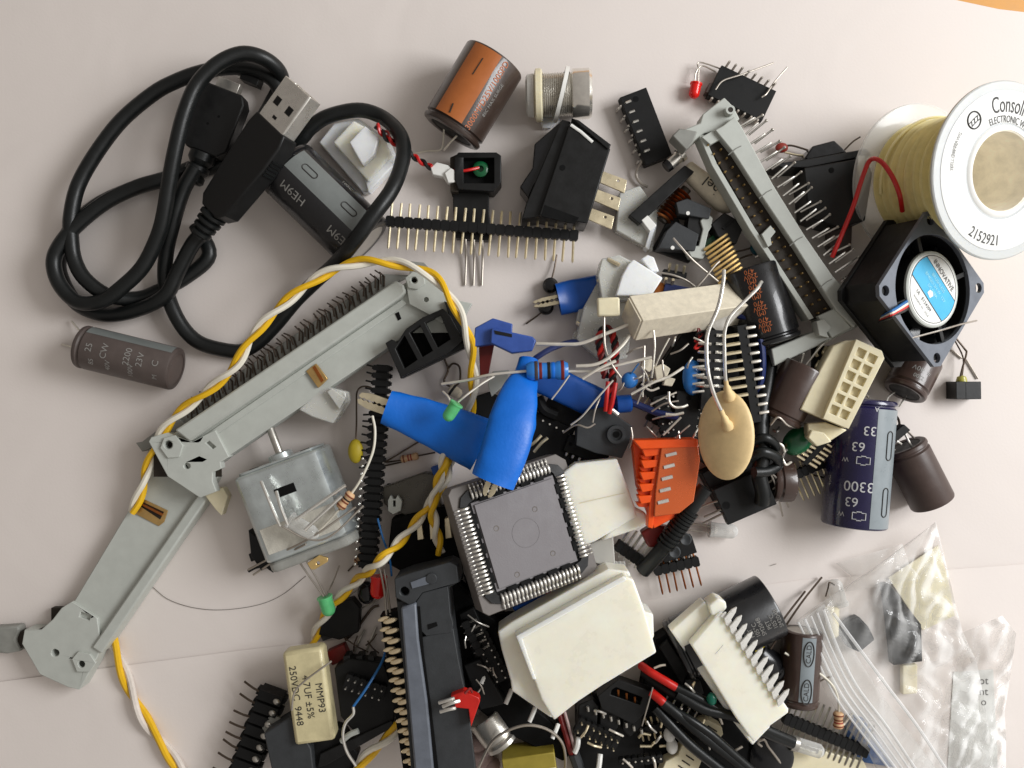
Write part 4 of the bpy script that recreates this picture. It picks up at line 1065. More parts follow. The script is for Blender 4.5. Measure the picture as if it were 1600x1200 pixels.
for k_, (lab, pts, r_) in enumerate([
    ('white tinned lead reaching right from the blue plastic plug to the cement resistor', [(838,537,96),(880,538,98),(910,536,98),(950,520,96),(990,504,92)], 3.0),
    ('curved pale lead just above the right lead of the blue resistor', [(900,572,120),(928,570,120),(950,560,118),(972,540,110),(984,524,100)], 2.8),
    ('short pale lead slanting across the right lead of the blue resistor', [(910,592,122),(936,576,122),(962,564,118)], 2.6),
    ('pale lead slanting up between blue dot capacitor and blue comb capacitor', [(986,616,112),(1020,598,112),(1046,588,106),(1068,574,100)], 2.2),
    ('thin lead crossing the dark blue clip towards lower left', [(958,594,120),(930,626,118),(910,650,112),(892,664,104)], 1.5),
    ('very thin lead near the foot of the fat blue resistor', [(890,586,118),(876,606,116),(862,624,112)], 1.3),
    ('upright thin lead in front of the cement resistor', [(1021,516,110),(1023,540,108),(1020,575,104),(1018,590,100)], 1.8),
    ('long thin lead falling from the cement resistor to the blue cylinder', [(1007,540,90),(1006,580,88),(1004,620,84)], 1.6),
    ('thin lead slanting beneath the cement resistor', [(1046,528,88),(1034,550,86),(1024,572,82)], 1.4),
    ('L-shaped silver lead left of the tan disc capacitor', [(1045,612,104),(1046,628,104),(1054,636,104),(1066,636,102),(1074,633,98)], 2.2),
    ('short bright lead below the L-shaped one', [(1040,647,104),(1054,648,104),(1068,645,102)], 2.4),
    ('slanted pale lead above the orange terminal block', [(1036,680,106),(1050,666,106),(1064,652,104)], 1.8)]):
    wire_thing('loose_lead', lab, 'wire', pts, r_, LW, group='loose pale leads in the middle of the pile')

t = T('blue_plug', 'matte blue plastic plug with a side handle, right of the twisted wire', 'connector', 785, 522, 50)
t.slab('head', [(742,512),(770,497),(801,506),(800,520),(790,534),(740,542)], 0, 38, 'blue_plastic', bev=1.5)
t.slab('handle', [(768,512),(832,526),(838,532),(832,548),(800,552),(766,536)], 14, 50, 'blue_plastic', bev=2)
t.slab('recess', [(772,516),(800,522),(800,527),(774,522)], 50, 51, 'black_plastic', bev=.1)
t.slab('rim', [(740,540),(745,510),(752,508),(748,541)], 0, 34, 'print_dark', bev=.6)
t = T('red_wedge', 'dark red tapered plastic wedge under the blue plug', 'component', 760, 565, 34)
t.slab('wedge', [(748,534),(772,538),(762,590),(750,588)], 0, 18, 'red_dark', bev=1)
t = T('paddle', 'flat grey plastic paddle behind the upright blue boot', 'component', 780, 595, 40)
t.slab('paddle', [(770,580),(796,578),(792,598),(768,620),(762,600)], 0, 8, 'grey_plastic', bev=1)
wire_thing('blue_wire', 'dark blue wire looping behind the fat blue resistor', 'wire', [(820,574,66),(842,556,70),(868,542,60),(900,534,40),(930,542,24)], 4.5, 'blue_wire')
wire_thing('blue_wire', 'dark blue wire running from the blue cylinder towards the tan disc', 'wire', [(985,628,70),(1005,636,72),(1030,646,76),(1060,652,80)], 5.5, 'blue_wire')
wire_thing('blue_wire', 'dark blue wire bending between black pins and the orange printed capacitor', 'wire', [(1150,492,60),(1172,500,70),(1188,530,76),(1192,570,76),(1188,600,70),(1176,640,60)], 5, 'blue_wire')
t = T('blue_cylinder', 'small blue plastic cylinder at the end of the dark blue clip', 'component', a=(962,632,66), b=(986,630,66))
t.part('cylinder', MB().lathe([(0, 12), (2, 14), (22, 14), (25, 11), (25, .01)], 22), 'blue_dark_vinyl')
tt = T('dot_capacitor', 'small blue shiny disc capacitor with thin legs, above the blue cylinder', 'capacitor', 984, 594, 84)
tt.part('disc', MB().ell((0, 0, 0), 13, 13, 9), 'blue_resistor'); tt.wire('leg', [(986,584,90),(992,576,92),(998,568,90)], 1.3, 'blue_thin'); tt.wire('leg', [(975,598,88),(970,608,88),(960,612,84)], 1.6, 'lead')
t = T('twisted_lead', 'red and black twisted lead under the pale leads, middle of the pile', 'wire', 950, 560, 60)
tw(t, [(946,590,60),(940,556,60),(936,530,60),(944,514,60),(956,520,60),(962,550,62),(958,580,64),(956,612,72),(952,640,80)], 3.4, ['red_dark', 'black_rubber', 'red_plastic'], 28)
t = T('tan_block_capacitor', 'small tan square capacitor on the upper white plug, one long leg down', 'capacitor', 949, 480, 92, 2)
t.part('body', MB().box(-17, 18, -15, 14, 0, 14), 'cream', bev=3)
t.wire('lead', [(944,494,98),(944,520,104),(946,545,110),(956,570,116),(970,590,112)], 2, 'lead')

# cement resistor
t = T('cement_resistor', 'large off-white ceramic block resistor below the orange printed capacitor', 'resistor', a=(984,498,104), b=(1152,474,48), roll=-36, group=None)
L = t.L
t.part('block', MB().box(4, L, -26, 26, -23, 23), 'ceramic', bev=1.5)
t.part('end_fill', MB().box(1, 8, -24, 24, -21, 21), 'ceramic', bev=1)
# white plugs
t = T('nylon_plug', 'bright white and clear nylon plug above the small blue clip', 'connector', 980, 440, 30)
t.slab('clear_shell', [(940,404),(968,398),(1010,420),(990,470),(940,468),(934,430)], 0, 40, 'nylon_clear', bev=2)
t.slab('white_block', [(982,412),(990,405),(1036,434),(1018,462),(962,462),(972,430)], 10, 54, 'nylon_cool', bev=2)
t.slab('key_tab', [(1002,404),(1012,398),(1022,402),(1030,424),(1018,424)], 10, 44, 'nylon_cool', bev=1.5)
for pts in ([(950,405,68),(968,414,74)], [(934,438,60),(946,446,66)]): t.wire('contact', pts, 3, 'gold_pale')
t = T('nylon_plug', 'grey clear nylon plug with legs, tucked left of the ceramic block resistor', 'connector', 940, 520, 10)
t.slab('shell', [(934,440),(978,462),(990,500),(980,560),(944,568),(900,530),(912,480)], 0, 34, 'nylon_clear', bev=2)
t.slab('rib', [(905,478),(926,476),(920,500),(900,504)], 4, 20, 'nylon_clear', bev=1)
t.slab('rib', [(898,518),(916,512),(912,534),(892,534)], 4, 20, 'nylon_clear', bev=1)
t.wire('contact', [(901,504,36),(910,509,40)], 3, 'gold_pale'); t.wire('contact', [(936,440,46),(946,446,50)], 2.6, 'gold_pale')
for k_, (x, y) in enumerate(((860,446), (853,480))):
    t = T('black_bead', ['small round black bead above the brass jaws', 'small round black bead below the brass jaws'][k_], 'component', x, y, 12, group='black beads by the brass jaws')
    t.part('bead', MB().lathe([(-11, 6), (-8, 12), (4, 12), (9, 8), (10, .01)], 20, 'z'), 'black_gloss')
    t.wire('lead', [[(862,436,14),(866,420,8),(870,398,4)], [(846,488,10),(836,496,6),(822,506,3)]][k_], 1.3, 'dark_lead')

# capacitors under the grey header
t = cap('black capacitor printed in orange, half under the big grey ribbon header', (1208,536), (1172,418), 44, 'black_sleeve', za=48, zb=48)
for i_, xx in enumerate((32, 58, 84, 108)):
    for j_, s_ in enumerate(('S 43', '63V', '1000', '105')):
        if j_ < 3: t.text_cyl(['(M)', '220V', '470'][j_], 10, xx+j_*8-8, 22, 44.5, 'print_orange', along=False, flip=-1)
t = T('inductor', 'teal shiny bead inductor between gold pin strip and grey header', 'inductor', 1184, 388, 30)
t.part('bead', MB().ell((0, 0, 6), 14, 13, 10), 'teal'); t.wire('lead', [(1140,396,30),(1165,390,32),(1176,386,34)], 1.5, 'dark_lead'); t.wire('lead', [(1148,408,30),(1166,400,32),(1176,398,34)], 1.5, 'dark_lead'); t.wire('lead', [(1184,380,44),(1188,396,44),(1180,402,40)], 2, 'tin')
t = T('black_socket', 'black ridged plastic block with green base, right of the slotted sensor', 'component', 1140, 352, 16)
t.slab('block', [(1112,350),(1132,332),(1164,350),(1150,382),(1122,370)], 0, 34, 'black_plastic', bev=1.2)
t.slab('rib', [(1128,356),(1146,340),(1150,343),(1132,359)], 33, 36, 'black_matte', bev=.3)
t.slab('board', [(1102,376),(1116,366),(1128,374),(1118,392),(1102,398)], 0, 16, 'green_plastic', bev=.6)
t = T('gold_strip', 'short double strip of gold pins above the disc capacitor legs', 'pin header', a=(1116,376,44), b=(1140,432,52), group='gold pin strips')
t.part('insulator', MB().box(0, 70, -3.5, 3.5, -6, 4), 'black_matte')
gm = MB().tube([(0, -22, 4), (0, -20, 5), (0, 20, 5), (0, 22, 4)], 2.5, 6, 0)
t.many('pin', gm, 'gold', [(4+i*7.2, 0, 0, 14) for i in range(9)])
t = T('pin_cluster', 'little black block with three upright gold pins, right of the bright white plug', 'pin header', 1056, 430, 14)
t.slab('strip', [(1038,420),(1074,426),(1072,436),(1036,430)], 0, 14, 'black_matte', bev=.6)
t.slab('strip', [(1040,442),(1080,450),(1076,462),(1036,458)], 0, 14, 'blue_wire', bev=.6)
for x, y in ((1047,416), (1058,418), (1070,420)): h = t.hit(x, y, 24); t.part('pin', MB().tube([(h.x, h.y-8, 10), (h.x, h.y+4, 24)], 2.2, 6, 0), 'gold_pale')
for x, y in ((1041,438), (1052,440)): h = t.hit(x, y, 24); t.part('pin', MB().tube([(h.x, h.y-4, 10), (h.x, h.y+3, 24)], 2.6, 6, 0), 'gold_pale')
t.slab('copper_tab', [(1030,440),(1042,444),(1034,462),(1018,466)], 0, 8, 'copper', bev=.4)
for k_, (lab, pts) in enumerate([('thin lead slanting down right across the slotted sensor', [(1052,372,70),(1064,386,72),(1084,408,70),(1122,440,60)]), ('thin lead rising right from the ceramic block resistor', [(1086,452,64),(1100,436,66),(1116,416,66),(1124,408,64)]), ('thin curved lead over the little gold pin block', [(1032,426,52),(1052,430,54),(1072,438,52),(1086,448,46)])]):
    wire_thing('loose_lead', lab, 'wire', pts, 1.7, 'lead', group='thin leads round the slotted sensor')

# tan disc capacitor with its long legs
t = T('disc_capacitor', 'large tan disc capacitor with two long wavy legs, right of the centre', 'capacitor', 1134, 680, 150, 0, ry=-36)
t.part('disc', MB().ell((0, 0, 0), 46, 70, 13, 40, 16), 'tan', ang=80)
t.wire('lead', [(1131,422,196),(1130,440,200),(1122,480,204),(1106,520,206),(1104,556,204),(1108,590,200),(1118,622,190),(1130,648,176)], 3.0, 'tin')
t.wire('lead', [(1190,440,160),(1182,452,166),(1160,474,172),(1140,496,178),(1132,520,180),(1132,552,180),(1133,584,176),(1136,612,164)], 2.8, 'tin')
t.part('coating_neck', MB().tube([t.loc(1126,640,180), t.loc(1132,654,172), t.loc(1138,668,162)], [4, 6, 9], 12, 3), 'tan')
t.part('coating_neck', MB().tube([t.loc(1134,594,172), t.loc(1136,606,166), t.loc(1140,622,156)], [3.5, 6, 10], 12, 3), 'tan')

# dark mass of pin sockets left of and behind the disc
t = T('socket_strip', 'black socket strip with gold legs pointing left, behind the tan disc', 'socket', a=(1158,508,92), b=(1182,660,88), group='black strips behind the tan disc')
t.part('insulator', MB().box(0, t.L, -8, 8, -26, 4), 'black_matte', bev=.8)
t.many('leg', MB().tube([(0, 6, 4), (0, 8, 5), (0, 20, 3)], 2.6, 6, 0), 'pale_lead', [(6+i*13.4, 0, 0) for i in range(11)])
t.many('gold_leg', MB().tube([(0, -8, 4), (0, -12, 5), (0, -33, 3)], 2.8, 5, 0), 'gold_pale', [(14+i*13.4, 0, 0) for i in range(8)])
t = T('socket_strip', 'black chip socket with silver legs, left leg of the disc crossing it', 'socket', a=(1112,516,74), b=(1104,640,70), group='black strips behind the tan disc')
t.part('insulator', MB().box(0, t.L, -14, 16, 0, 18), 'black_plastic', bev=.8)
t.many('leg', MB().tube([(0, 20, 14), (0, 14, 20), (0, 3, 20)], 2.2, 4, 0), 'tin', [(8+i*13, 0, 0) for i in range(9)])
t.many('leg', MB().tube([(0, -22, 14), (0, -15, 20), (0, -4, 20)], 2.2, 4, 0), 'tin', [(22+i*13, 0, 0) for i in range(6)])
t = T('comb_capacitor', 'bright blue ceramic capacitor under silver legs, left of the disc legs', 'capacitor', 1082, 590, 72)
t.part('body', MB().ell((0, 0, 0), 16, 28, 11), 'blue_resistor')
for i in range(4): t.wire('leg', [(1082,574+i*13,98),(1090,573+i*13,99),(1100,572+i*13,98)], 2.0, 'tin')
t = dip('black chip showing a column of silver dots, left of the tan disc', (1072,612,46), (1060,700,44), 40, 6, hgt=24, z=40, upside=True, group='dark chips in the middle', legout=4)
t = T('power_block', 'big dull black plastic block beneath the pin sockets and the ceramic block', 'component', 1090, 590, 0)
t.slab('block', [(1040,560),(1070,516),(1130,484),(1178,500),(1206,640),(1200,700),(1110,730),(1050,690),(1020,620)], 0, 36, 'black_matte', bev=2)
t = T('red_winding', 'tangle of fine red wire above the silver legs of the chip socket', 'wire', 1100, 520, 70)
for s_ in range(3):
    random.seed(11+s_); pts = [(1086+random.uniform(0, 34), 512+random.uniform(0, 28)+i*1.0, 74+random.uniform(0, 12)) for i in range(9)]
    t.wire('turn', pts, 1.8, ['red_plastic', 'red_dark', 'black_rubber'][s_])
t = T('metal_tab', 'torn grey metal tab on the black block below the ceramic resistor', 'component', 1126, 496, 70)
t.slab('tab', [(1098,478),(1122,488),(1150,484),(1164,474),(1160,484),(1136,512),(1128,524),(1110,508),(1100,496)], 0, 5, 'steel', [circle(1102, 492, 3, 8)], bev=.4)
t = T('offwhite_crumbs', 'crushed off-white plastic bracket between thin leads, middle of the pile', 'scrap', 1030, 585, 56)
for pts in ([(1004,560),(1016,556),(1024,572),(1014,582),(1002,574)], [(1022,574),(1036,568),(1048,576),(1040,594),(1026,598)], [(1040,588),(1056,592),(1050,604),(1036,602)]): t.slab('fragment', pts, 0, 14, 'ceramic', bev=1.5)
t = T('tactile_switch', 'charcoal square push switch with a round button, under the red wires', 'switch', 945, 680, 30)
t.slab('housing', [(922,640),(944,636),(988,666),(984,690),(972,716),(930,708),(900,696),(902,660)], 0, 40, 'charcoal', bev=1.2)
c = t.hit(963, 679, 46)
t.part('button_ring', MB().lathe([(38, 15), (48, 14), (48, 9), (44, 8), (44, .01)], 24, 'z', (c.x, c.y, 0)), 'charcoal')
t.part('button_hole', MB().cyl((c.x, c.y, 43), 5, 1.8), 'black_deep')
t.part('contact', MB().tube([t.loc(956,640,82), t.loc(966,648,82)], 3.4, 8, 0), 'tin')
for pts in ([(950,596,96),(948,620,96),(946,642,90)], [(962,598,96),(958,622,96),(952,646,90)]): t.wire('red_tail', pts, 3.4, 'red_plastic')
for k_, (lab, pts) in enumerate([('left one of two pale pin stubs left of the charcoal push switch', [(822,700,40),(834,692,44),(846,680,44)]), ('right one of two pale pin stubs left of the charcoal push switch', [(834,706,40),(846,692,44),(856,684,44)]), ('dark flat strip behind the blue boots', [(840,620,30),(850,640,30),(870,650,30)])]):
    wire_thing('loose_pin', lab, 'pin', pts, 2.6 if k_ < 2 else 9, 'gold_pale' if k_ < 2 else 'black_matte')
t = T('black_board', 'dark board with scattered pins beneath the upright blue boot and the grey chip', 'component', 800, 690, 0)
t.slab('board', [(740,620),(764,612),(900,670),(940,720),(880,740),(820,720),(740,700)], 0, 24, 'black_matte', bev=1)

# orange lever terminal
t = T('lever_terminal', 'bright orange lever terminal block with clear amber cover and five metal slots', 'connector', 1036, 758, 66)
t.slab('back', [(988,690),(1090,686),(1094,720),(1084,786),(1060,806),(1022,826),(1008,790),(996,760)], 0, 26, 'orange_plastic', bev=1.5)
t.slab('cover', [(1034,694),(1090,688),(1094,720),(1084,784),(1062,802),(1022,808),(1024,768)], 26, 54, 'amber_clear', bev=1.5)
t.slab('top_bar', [(990,688),(1090,686),(1090,698),(1002,702)], 10, 56, 'orange_plastic', bev=1.2)
for i in range(5):
    x = 1003-i*1.5; y = 706+i*18.5
    t.slab('lever', [(x,y-5),(x+30-i*2,y-6),(x+27-i*2,y+5),(x+5,y+8)], 24, 50, 'orange_plastic', bev=1)
    t.slab('lever_tooth', [(x-3,y+5),(x+18,y+6),(x+14,y+13),(x+1,y+12)], 24, 40, 'orange_plastic', bev=.8)
    xs = 1041-i*3.1; ys = 712+i*18.5
    h = t.hit(xs+8, ys-2, 56); t.part('metal_slot', MB().tube([(h.x-8, h.y-2, 54.5), (h.x+8, h.y+2, 54.5)], 2.9, 8, 0, flat=.5), 'tin')
t.slab('spine', [(1024,706),(1036,700),(1026,770),(1020,826),(1012,824),(1016,770)], 26, 48, 'orange_plastic', bev=1)

# white flat connector right of chip
t = T('nylon_housing', 'flat cream nylon housing pushed under the right side of the grey chip', 'connector', 940, 788, 60)
t.slab('housing', [(880,738),(900,724),(964,717),(992,792),(994,808),(930,846),(904,856),(880,800)], 0, 30, 'nylon', bev=2)
t.slab('nose', [(990,792),(1010,802),(1012,818),(994,828),(940,846),(960,820)], 0, 26, 'nylon', bev=4)
t.part('seam', MB().tube([t.hit(905,786,30), t.hit(976,770,30)], .6, 5, 0), 'cream')
t = T('clear_block', 'clear plastic block below the cream nylon housing', 'component', 945, 862, 10)
t.slab('block', [(920,850),(958,836),(962,890),(930,880)], 0, 50, 'clear_matte', bev=1.5)
for x in (962, 968, 974): t.part('clear_pin', MB().tube([t.loc(x, 878, 50), t.loc(x+1, 892, 60)], 3, 8, 0), 'clear')

# black cable tied in knots round the disc
t = T('black_cable', 'thick black cable knotted with ties, running round the right and bottom of the tan disc', 'cable', 1190, 700, 60)
t.wire('cord', [(1204,560,50),(1198,600,64),(1190,640,72),(1188,680,80),(1192,710,84),(1186,740,84),(1192,770,80),(1190,786,74)], 12, 'black_rubber', n=14)
t.wire('knot', [(1172,716,92),(1190,706,106),(1212,714,96),(1216,726,80),(1200,736,90),(1178,738,100)], 8, 'black_rubber', n=12)
t.wire('knot', [(1176,690,96),(1196,684,104),(1212,696,92),(1208,706,80)], 7, 'black_rubber', n=12)
t = T('black_cable', 'thick ribbed black cable stub running down left from the disc to the small header', 'cable', 1050, 830, 60)
t.wire('cord', [(1102,762,96),(1082,790,92),(1060,822,86),(1036,856,76),(1004,892,54)], 12, 'black_rubber', n=14)
rb = [t.loc(*p) for p in [(1080,794,92),(1060,822,86),(1036,856,76)]]
sm_ = smooth(rb, 6)
rm = MB()
for i in range(1, len(sm_)-1):
    d = (sm_[i+1]-sm_[i-1]).normalized()*2; rm.tube([sm_[i]-d, sm_[i]+d], 15.5, 16, 0)
t.part('strain_relief', rm, 'black_rubber')
for x, y in ((1070,842), (1053,862)):
    h = t.loc(x, y, 60); t.part('ferrule', MB().lathe([(-4, 9), (4, 10), (6, 8), (4, 4), (3, .01)], 18, 'z', tuple(h)), 'charcoal')
t = dip('flat black chip standing below the tan disc, three thin pins left', (1122,790,40), (1196,758,40), 62, 5, hgt=20, rows=(), group='dark chips in the middle')
for pts in ([(1124,782,50),(1110,786,46),(1096,792,40)], [(1128,795,48),(1114,802,44),(1100,808,40)], [(1134,800,46),(1118,808,42),(1098,818,36)]): t.wire('leg', pts, 1.8, 'lead')
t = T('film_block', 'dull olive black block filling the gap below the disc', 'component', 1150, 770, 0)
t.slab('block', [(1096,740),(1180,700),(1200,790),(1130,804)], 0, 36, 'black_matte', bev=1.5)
t = cap('grey brown metal-bottomed capacitor behind the knotted cable', (1204,752), (1238,752), 32, 'maroon_sleeve', leads=(), za=30, zb=30)
for k_, pts in enumerate([[(1203,738,70),(1212,760,50),(1223,806,10)], [(1204,738,70),(1216,752,50),(1232,792,10)]]):
    wire_thing('loose_lead', ['thin lead hanging left below the knotted cable', 'thin lead hanging right below the knotted cable'][k_], 'wire', pts, 1.5, 'lead', group='leads below the knotted cable')
t = header('short pin header with gold bent pins between film capacitor and purple capacitor', (1232,744,16), (1284,722,16), 6, w=14, hgt=14, up=10, dn=36, pin='gold_pale', group='short pin headers')
t = T('gold_strip', 'tilted double strip of gold pins under the cream cell connector', 'pin header', a=(1256,724,44), b=(1290,688,50), group='gold pin strips')
t.part('insulator', MB().box(0, t.L, -4, 4, -6, 6), 'black_matte')
t.many('pin', MB().tube([(0, -18, 4), (0, 18, 4)], 2.3, 6, 0), 'gold_pale', [(5+i*8, 0, 0, 10) for i in range(6)])
t = T('pin_cluster', 'bent silver pins poking out between ribbon header ear and cream cell connector', 'pin header', 1290, 560, 50)
t.part('block', MB().box(-16, 12, -22, 20, -20, -4), 'black_matte')
for i in range(6):
    x = 1280+(i % 3)*11; y = 542+(i//3)*22; t.wire('pin', [(x, y, 56), (x-5, y+9, 60), (x-3, y+14, 56)], 2.4, 'gold_pale')
led('clear water-white LED lying on the paper below the knotted cable', (1108,827,14), (1153,831,14), 11.5, 'clear', [[(1108,822,16),(1080,818,14)], [(1108,832,16),(1072,828,14)]], group='clear LEDs').part('reflector_cup', MB().lathe([(0, 3), (6, 9), (7, 9.5), (12, 5), (12, .01)], 16), 'tin')
t = header('six-pin black header at the end of the ribbed cable, pins towards the viewer', (1020,890,10), (1090,874,10), 6, w=15, hgt=14, up=8, dn=32, pin='copper', group='short pin headers')
header('black header hidden under the ribbed cable, silver pins fanned left', (962,848,20), (1010,882,20), 6, w=18, hgt=18, up=26, dn=6, pin='tin', group='short pin headers', pr=2.4)
t = T('burnt_component', 'small dark red lump under the ribbed cable', 'component', 1030, 826, 40)
t.slab('lump', [(1002,832),(1022,820),(1050,824),(1044,852),(1014,856)], 0, 24, 'red_dark', bev=3)
dip('black chip beside the six-pin header, two pins out right', (1030,862,6), (1080,846,6), 30, 4, hgt=24, group='dark chips in the middle', rows=(-1, 1), z=4)
# ============================================================ bottom
# big white housing
t = T('nylon_housing', 'biggest cream nylon housing, ridged box at the bottom centre', 'connector', 900, 1010, 60)
nm = 'nylon'
t.slab('outer_shell', [(778,987),(800,972),(951,889),(983,893),(1007,955),(1021,960),(1022,994),(1018,1004),(1024,1021),(902,1092),(861,1122),(800,1080),(798,1064),(784,1016)], 0, 52, nm, bev=2)
t.slab('front_plate', [(804,994),(976,900),(990,906),(1008,956),(1026,1020),(940,1072),(904,1096),(866,1126),(846,1094),(826,1040)], 40, 74, nm, bev=2.5)
t.slab('raised_rim', [(806,994),(974,900),(980,906),(816,998),(838,1062),(832,1062)], 73, 78, nm, bev=1.2)
t.slab('side_tab', [(1004,954),(1020,960),(1022,994),(1010,990)], 0, 60, nm, bev=1.5)
for k_, (x, y) in enumerate(((755,1052), (793,1084), (830,1112), (866,1138))):
    wire_thing('white_peg', ['first white peg beside the biggest nylon housing, farthest up', 'second white peg, on the black block left of the biggest nylon housing', 'third white peg, near the lowest corner of the nylon housing', 'fourth white peg, just under the lowest corner of the nylon housing'][k_], 'peg', [(x+6,y-6,60),(x+3,y+2,66),(x-3,y+16,70)], 3.6, 'white_plastic', group='white pegs left of the big nylon housing')
# white header with fins
t = T('nylon_header', 'white nylon header with a row of silver fins, bottom right of the pile', 'connector', 1140, 1040, 66)
t.slab('lower_shell', [(1048,986),(1101,940),(1118,960),(1160,1050),(1204,1136),(1176,1165),(1146,1128)], 0, 30, nm, bev=2)
t.slab('top_plate', [(1080,1008),(1122,960),(1128,956),(1232,1108),(1232,1114),(1204,1134),(1178,1160),(1150,1122)], 28, 52, nm, bev=2)
t.slab('corner_lug', [(1108,946),(1122,935),(1134,940),(1136,950),(1126,962),(1112,962)], 6, 46, nm, bev=2)
fm = MB().prism([(-14, -3), (-8, -5.5), (10, -3.5), (17, 0), (10, 3.5), (-8, 4.5)], 0, 4)
t.slab('fin_bed', [(1126,955),(1134,952),(1232,1092),(1226,1104)], 18, 40, 'black_deep', bev=0)
pl = []; pl2 = []
for i in range(11):
    x = 1140+(1222-1140)*i/10; y = 962+(1090-962)*i/10
    h = t.hit(x, y, 56); pl.append((h.x, h.y, 54, 52)); h = t.hit(x-9, y-1, 54); pl2.append((h.x, h.y, 52, 52))
t.many('fin', fm, 'pale_fin', pl, bev=.6)
t.many('fin_stub', MB().prism([(-5, -3), (4, -2), (6, 0), (4, 2), (-5, 3)], 0, 2), 'pale_fin', pl2, bev=.5)
t.part('scratch', MB().tube([t.hit(1118,1022,52.2), t.hit(1130,1008,52.2)], .5, 4, 0), 'nylon_cool')

t = cap('big glossy black capacitor behind the white finned header', (1056,1018), (1206,944), 50, 'black_sleeve', za=50, zb=50, top='black_gloss')
for xx, k_ in ((88, 0), (118, 1), (147, 2)):
    for j_, s_ in enumerate(('SM2048', '105\u00b0C', 'PET')): t.text_cyl(s_, 9.5, xx+12-j_*9, -6-j_*1-(6 if k_ == 0 else 0), 50.7, 'print_grey', along=False, flip=-1)
t = cap('small bluish black capacitor peeking out under the silver fins', (1218,1050), (1180,1020), 22, 'black_gloss', za=24, zb=26)
t = T('yellow_scrap', 'tiny mustard scrap behind the silver fins', 'scrap', 1184, 1012, 40)
t.slab('scrap', [(1168,1010),(1190,1000),(1198,1008),(1184,1022),(1172,1020)], 0, 16, 'yellow_cap', bev=1.5)
for k_, pts in enumerate([[(1194,1010,40),(1230,960,24),(1258,924,6)], [(1204,1014,40),(1250,945,24),(1284,902,6)], [(1192,1000,20),(1216,966,8),(1258,926,4)]][:2]):
    wire_thing('loose_lead', ['shorter brown lead fanning out right of the big black capacitor', 'longer brown lead fanning out right of the big black capacitor'][k_], 'wire', pts, 1.7, 'dark_lead', group='brown leads right of the black capacitor')

t = cap('brown capacitor with grey stripe and oval marks beside the plastic bag', (1246,1100), (1254,984), 31, 'maroon_sleeve', za=32, zb=32, stripe=(-2, 20, 'silver_sleeve'))
for xx in (30, 88):
    t.part('oval_mark', MB().tube([(xx+19*math.cos(R(i*15)), 32*math.sin(R(-2)+8*math.sin(R(i*15))/32), 32*math.cos(R(-2)+8*math.sin(R(i*15))/32)) for i in range(25)], .8, 5, 0), 'print_dark')
    t.text_cyl('CALD', 11, xx, -2, 31.8, 'print_dark', flip=1)
t = resistor('small striped resistor at the right end of the bottom pin header', (1310,1112,40), (1310,1138,40), 8, 'body_tan', [(.14, 'band_brown'), (.42, 'band_brown'), (.58, 'orange_film'), (.78, 'band_brown')], [[(1311,1112,40),(1309,1090,44),(1300,1070,48),(1280,1052,50),(1250,1034,50),(1226,1020,48)], [(1311,1138,40),(1320,1130,34),(1334,1112,26)]], leadmat='white_wire', lr=1.8)
wire_thing('loose_lead', 'short thin lead crossing the long resistor lead beside the bag zip', 'wire', [(1276,1068,40),(1290,1060,44),(1302,1056,46)], 1.4, 'lead')
t = header('long black pin header at the bottom right beside the bag zip', (1222,1118,18), (1352,1172,18), 15, w=17, hgt=13, up=34, dn=24, pr=1.9, pin='steel', group='long pin header strips')
for i in range(2):
    pass
t = T('glass_fuse', 'little glass tube with metal caps at the very bottom right', 'fuse', a=(1236,1160,40), b=(1288,1176,40))
L = t.L
t.part('glass', MB().lathe([(4, 10), (8, 11), (L-8, 11), (L-3, 7), (L, .5)], 24), 'clear')
t.part('metal_cap', MB().lathe([(0, 8), (0, 12), (10, 12.5), (12, 9)], 22), 'steel'); t.part('inner_strip', MB().box(6, L-12, -2, 2, -1, 1), 'steel')
t = T('beige_box', 'pale grey beige box cut by the bottom edge, under the glass tube', 'component', 1280, 1195, 0)
t.slab('box', [(1232,1172),(1250,1164),(1350,1190),(1368,1230),(1228,1230)], 0, 24, 'cream', bev=2)
t = T('blue_sponge', 'blue mottled scrap showing beside the bag at the bottom right', 'scrap', 1350, 1150, 0)
t.slab('scrap', [(1330,1118),(1350,1124),(1400,1200),(1340,1190),(1322,1150)], 0, 10, 'blue_mottle', bev=1)

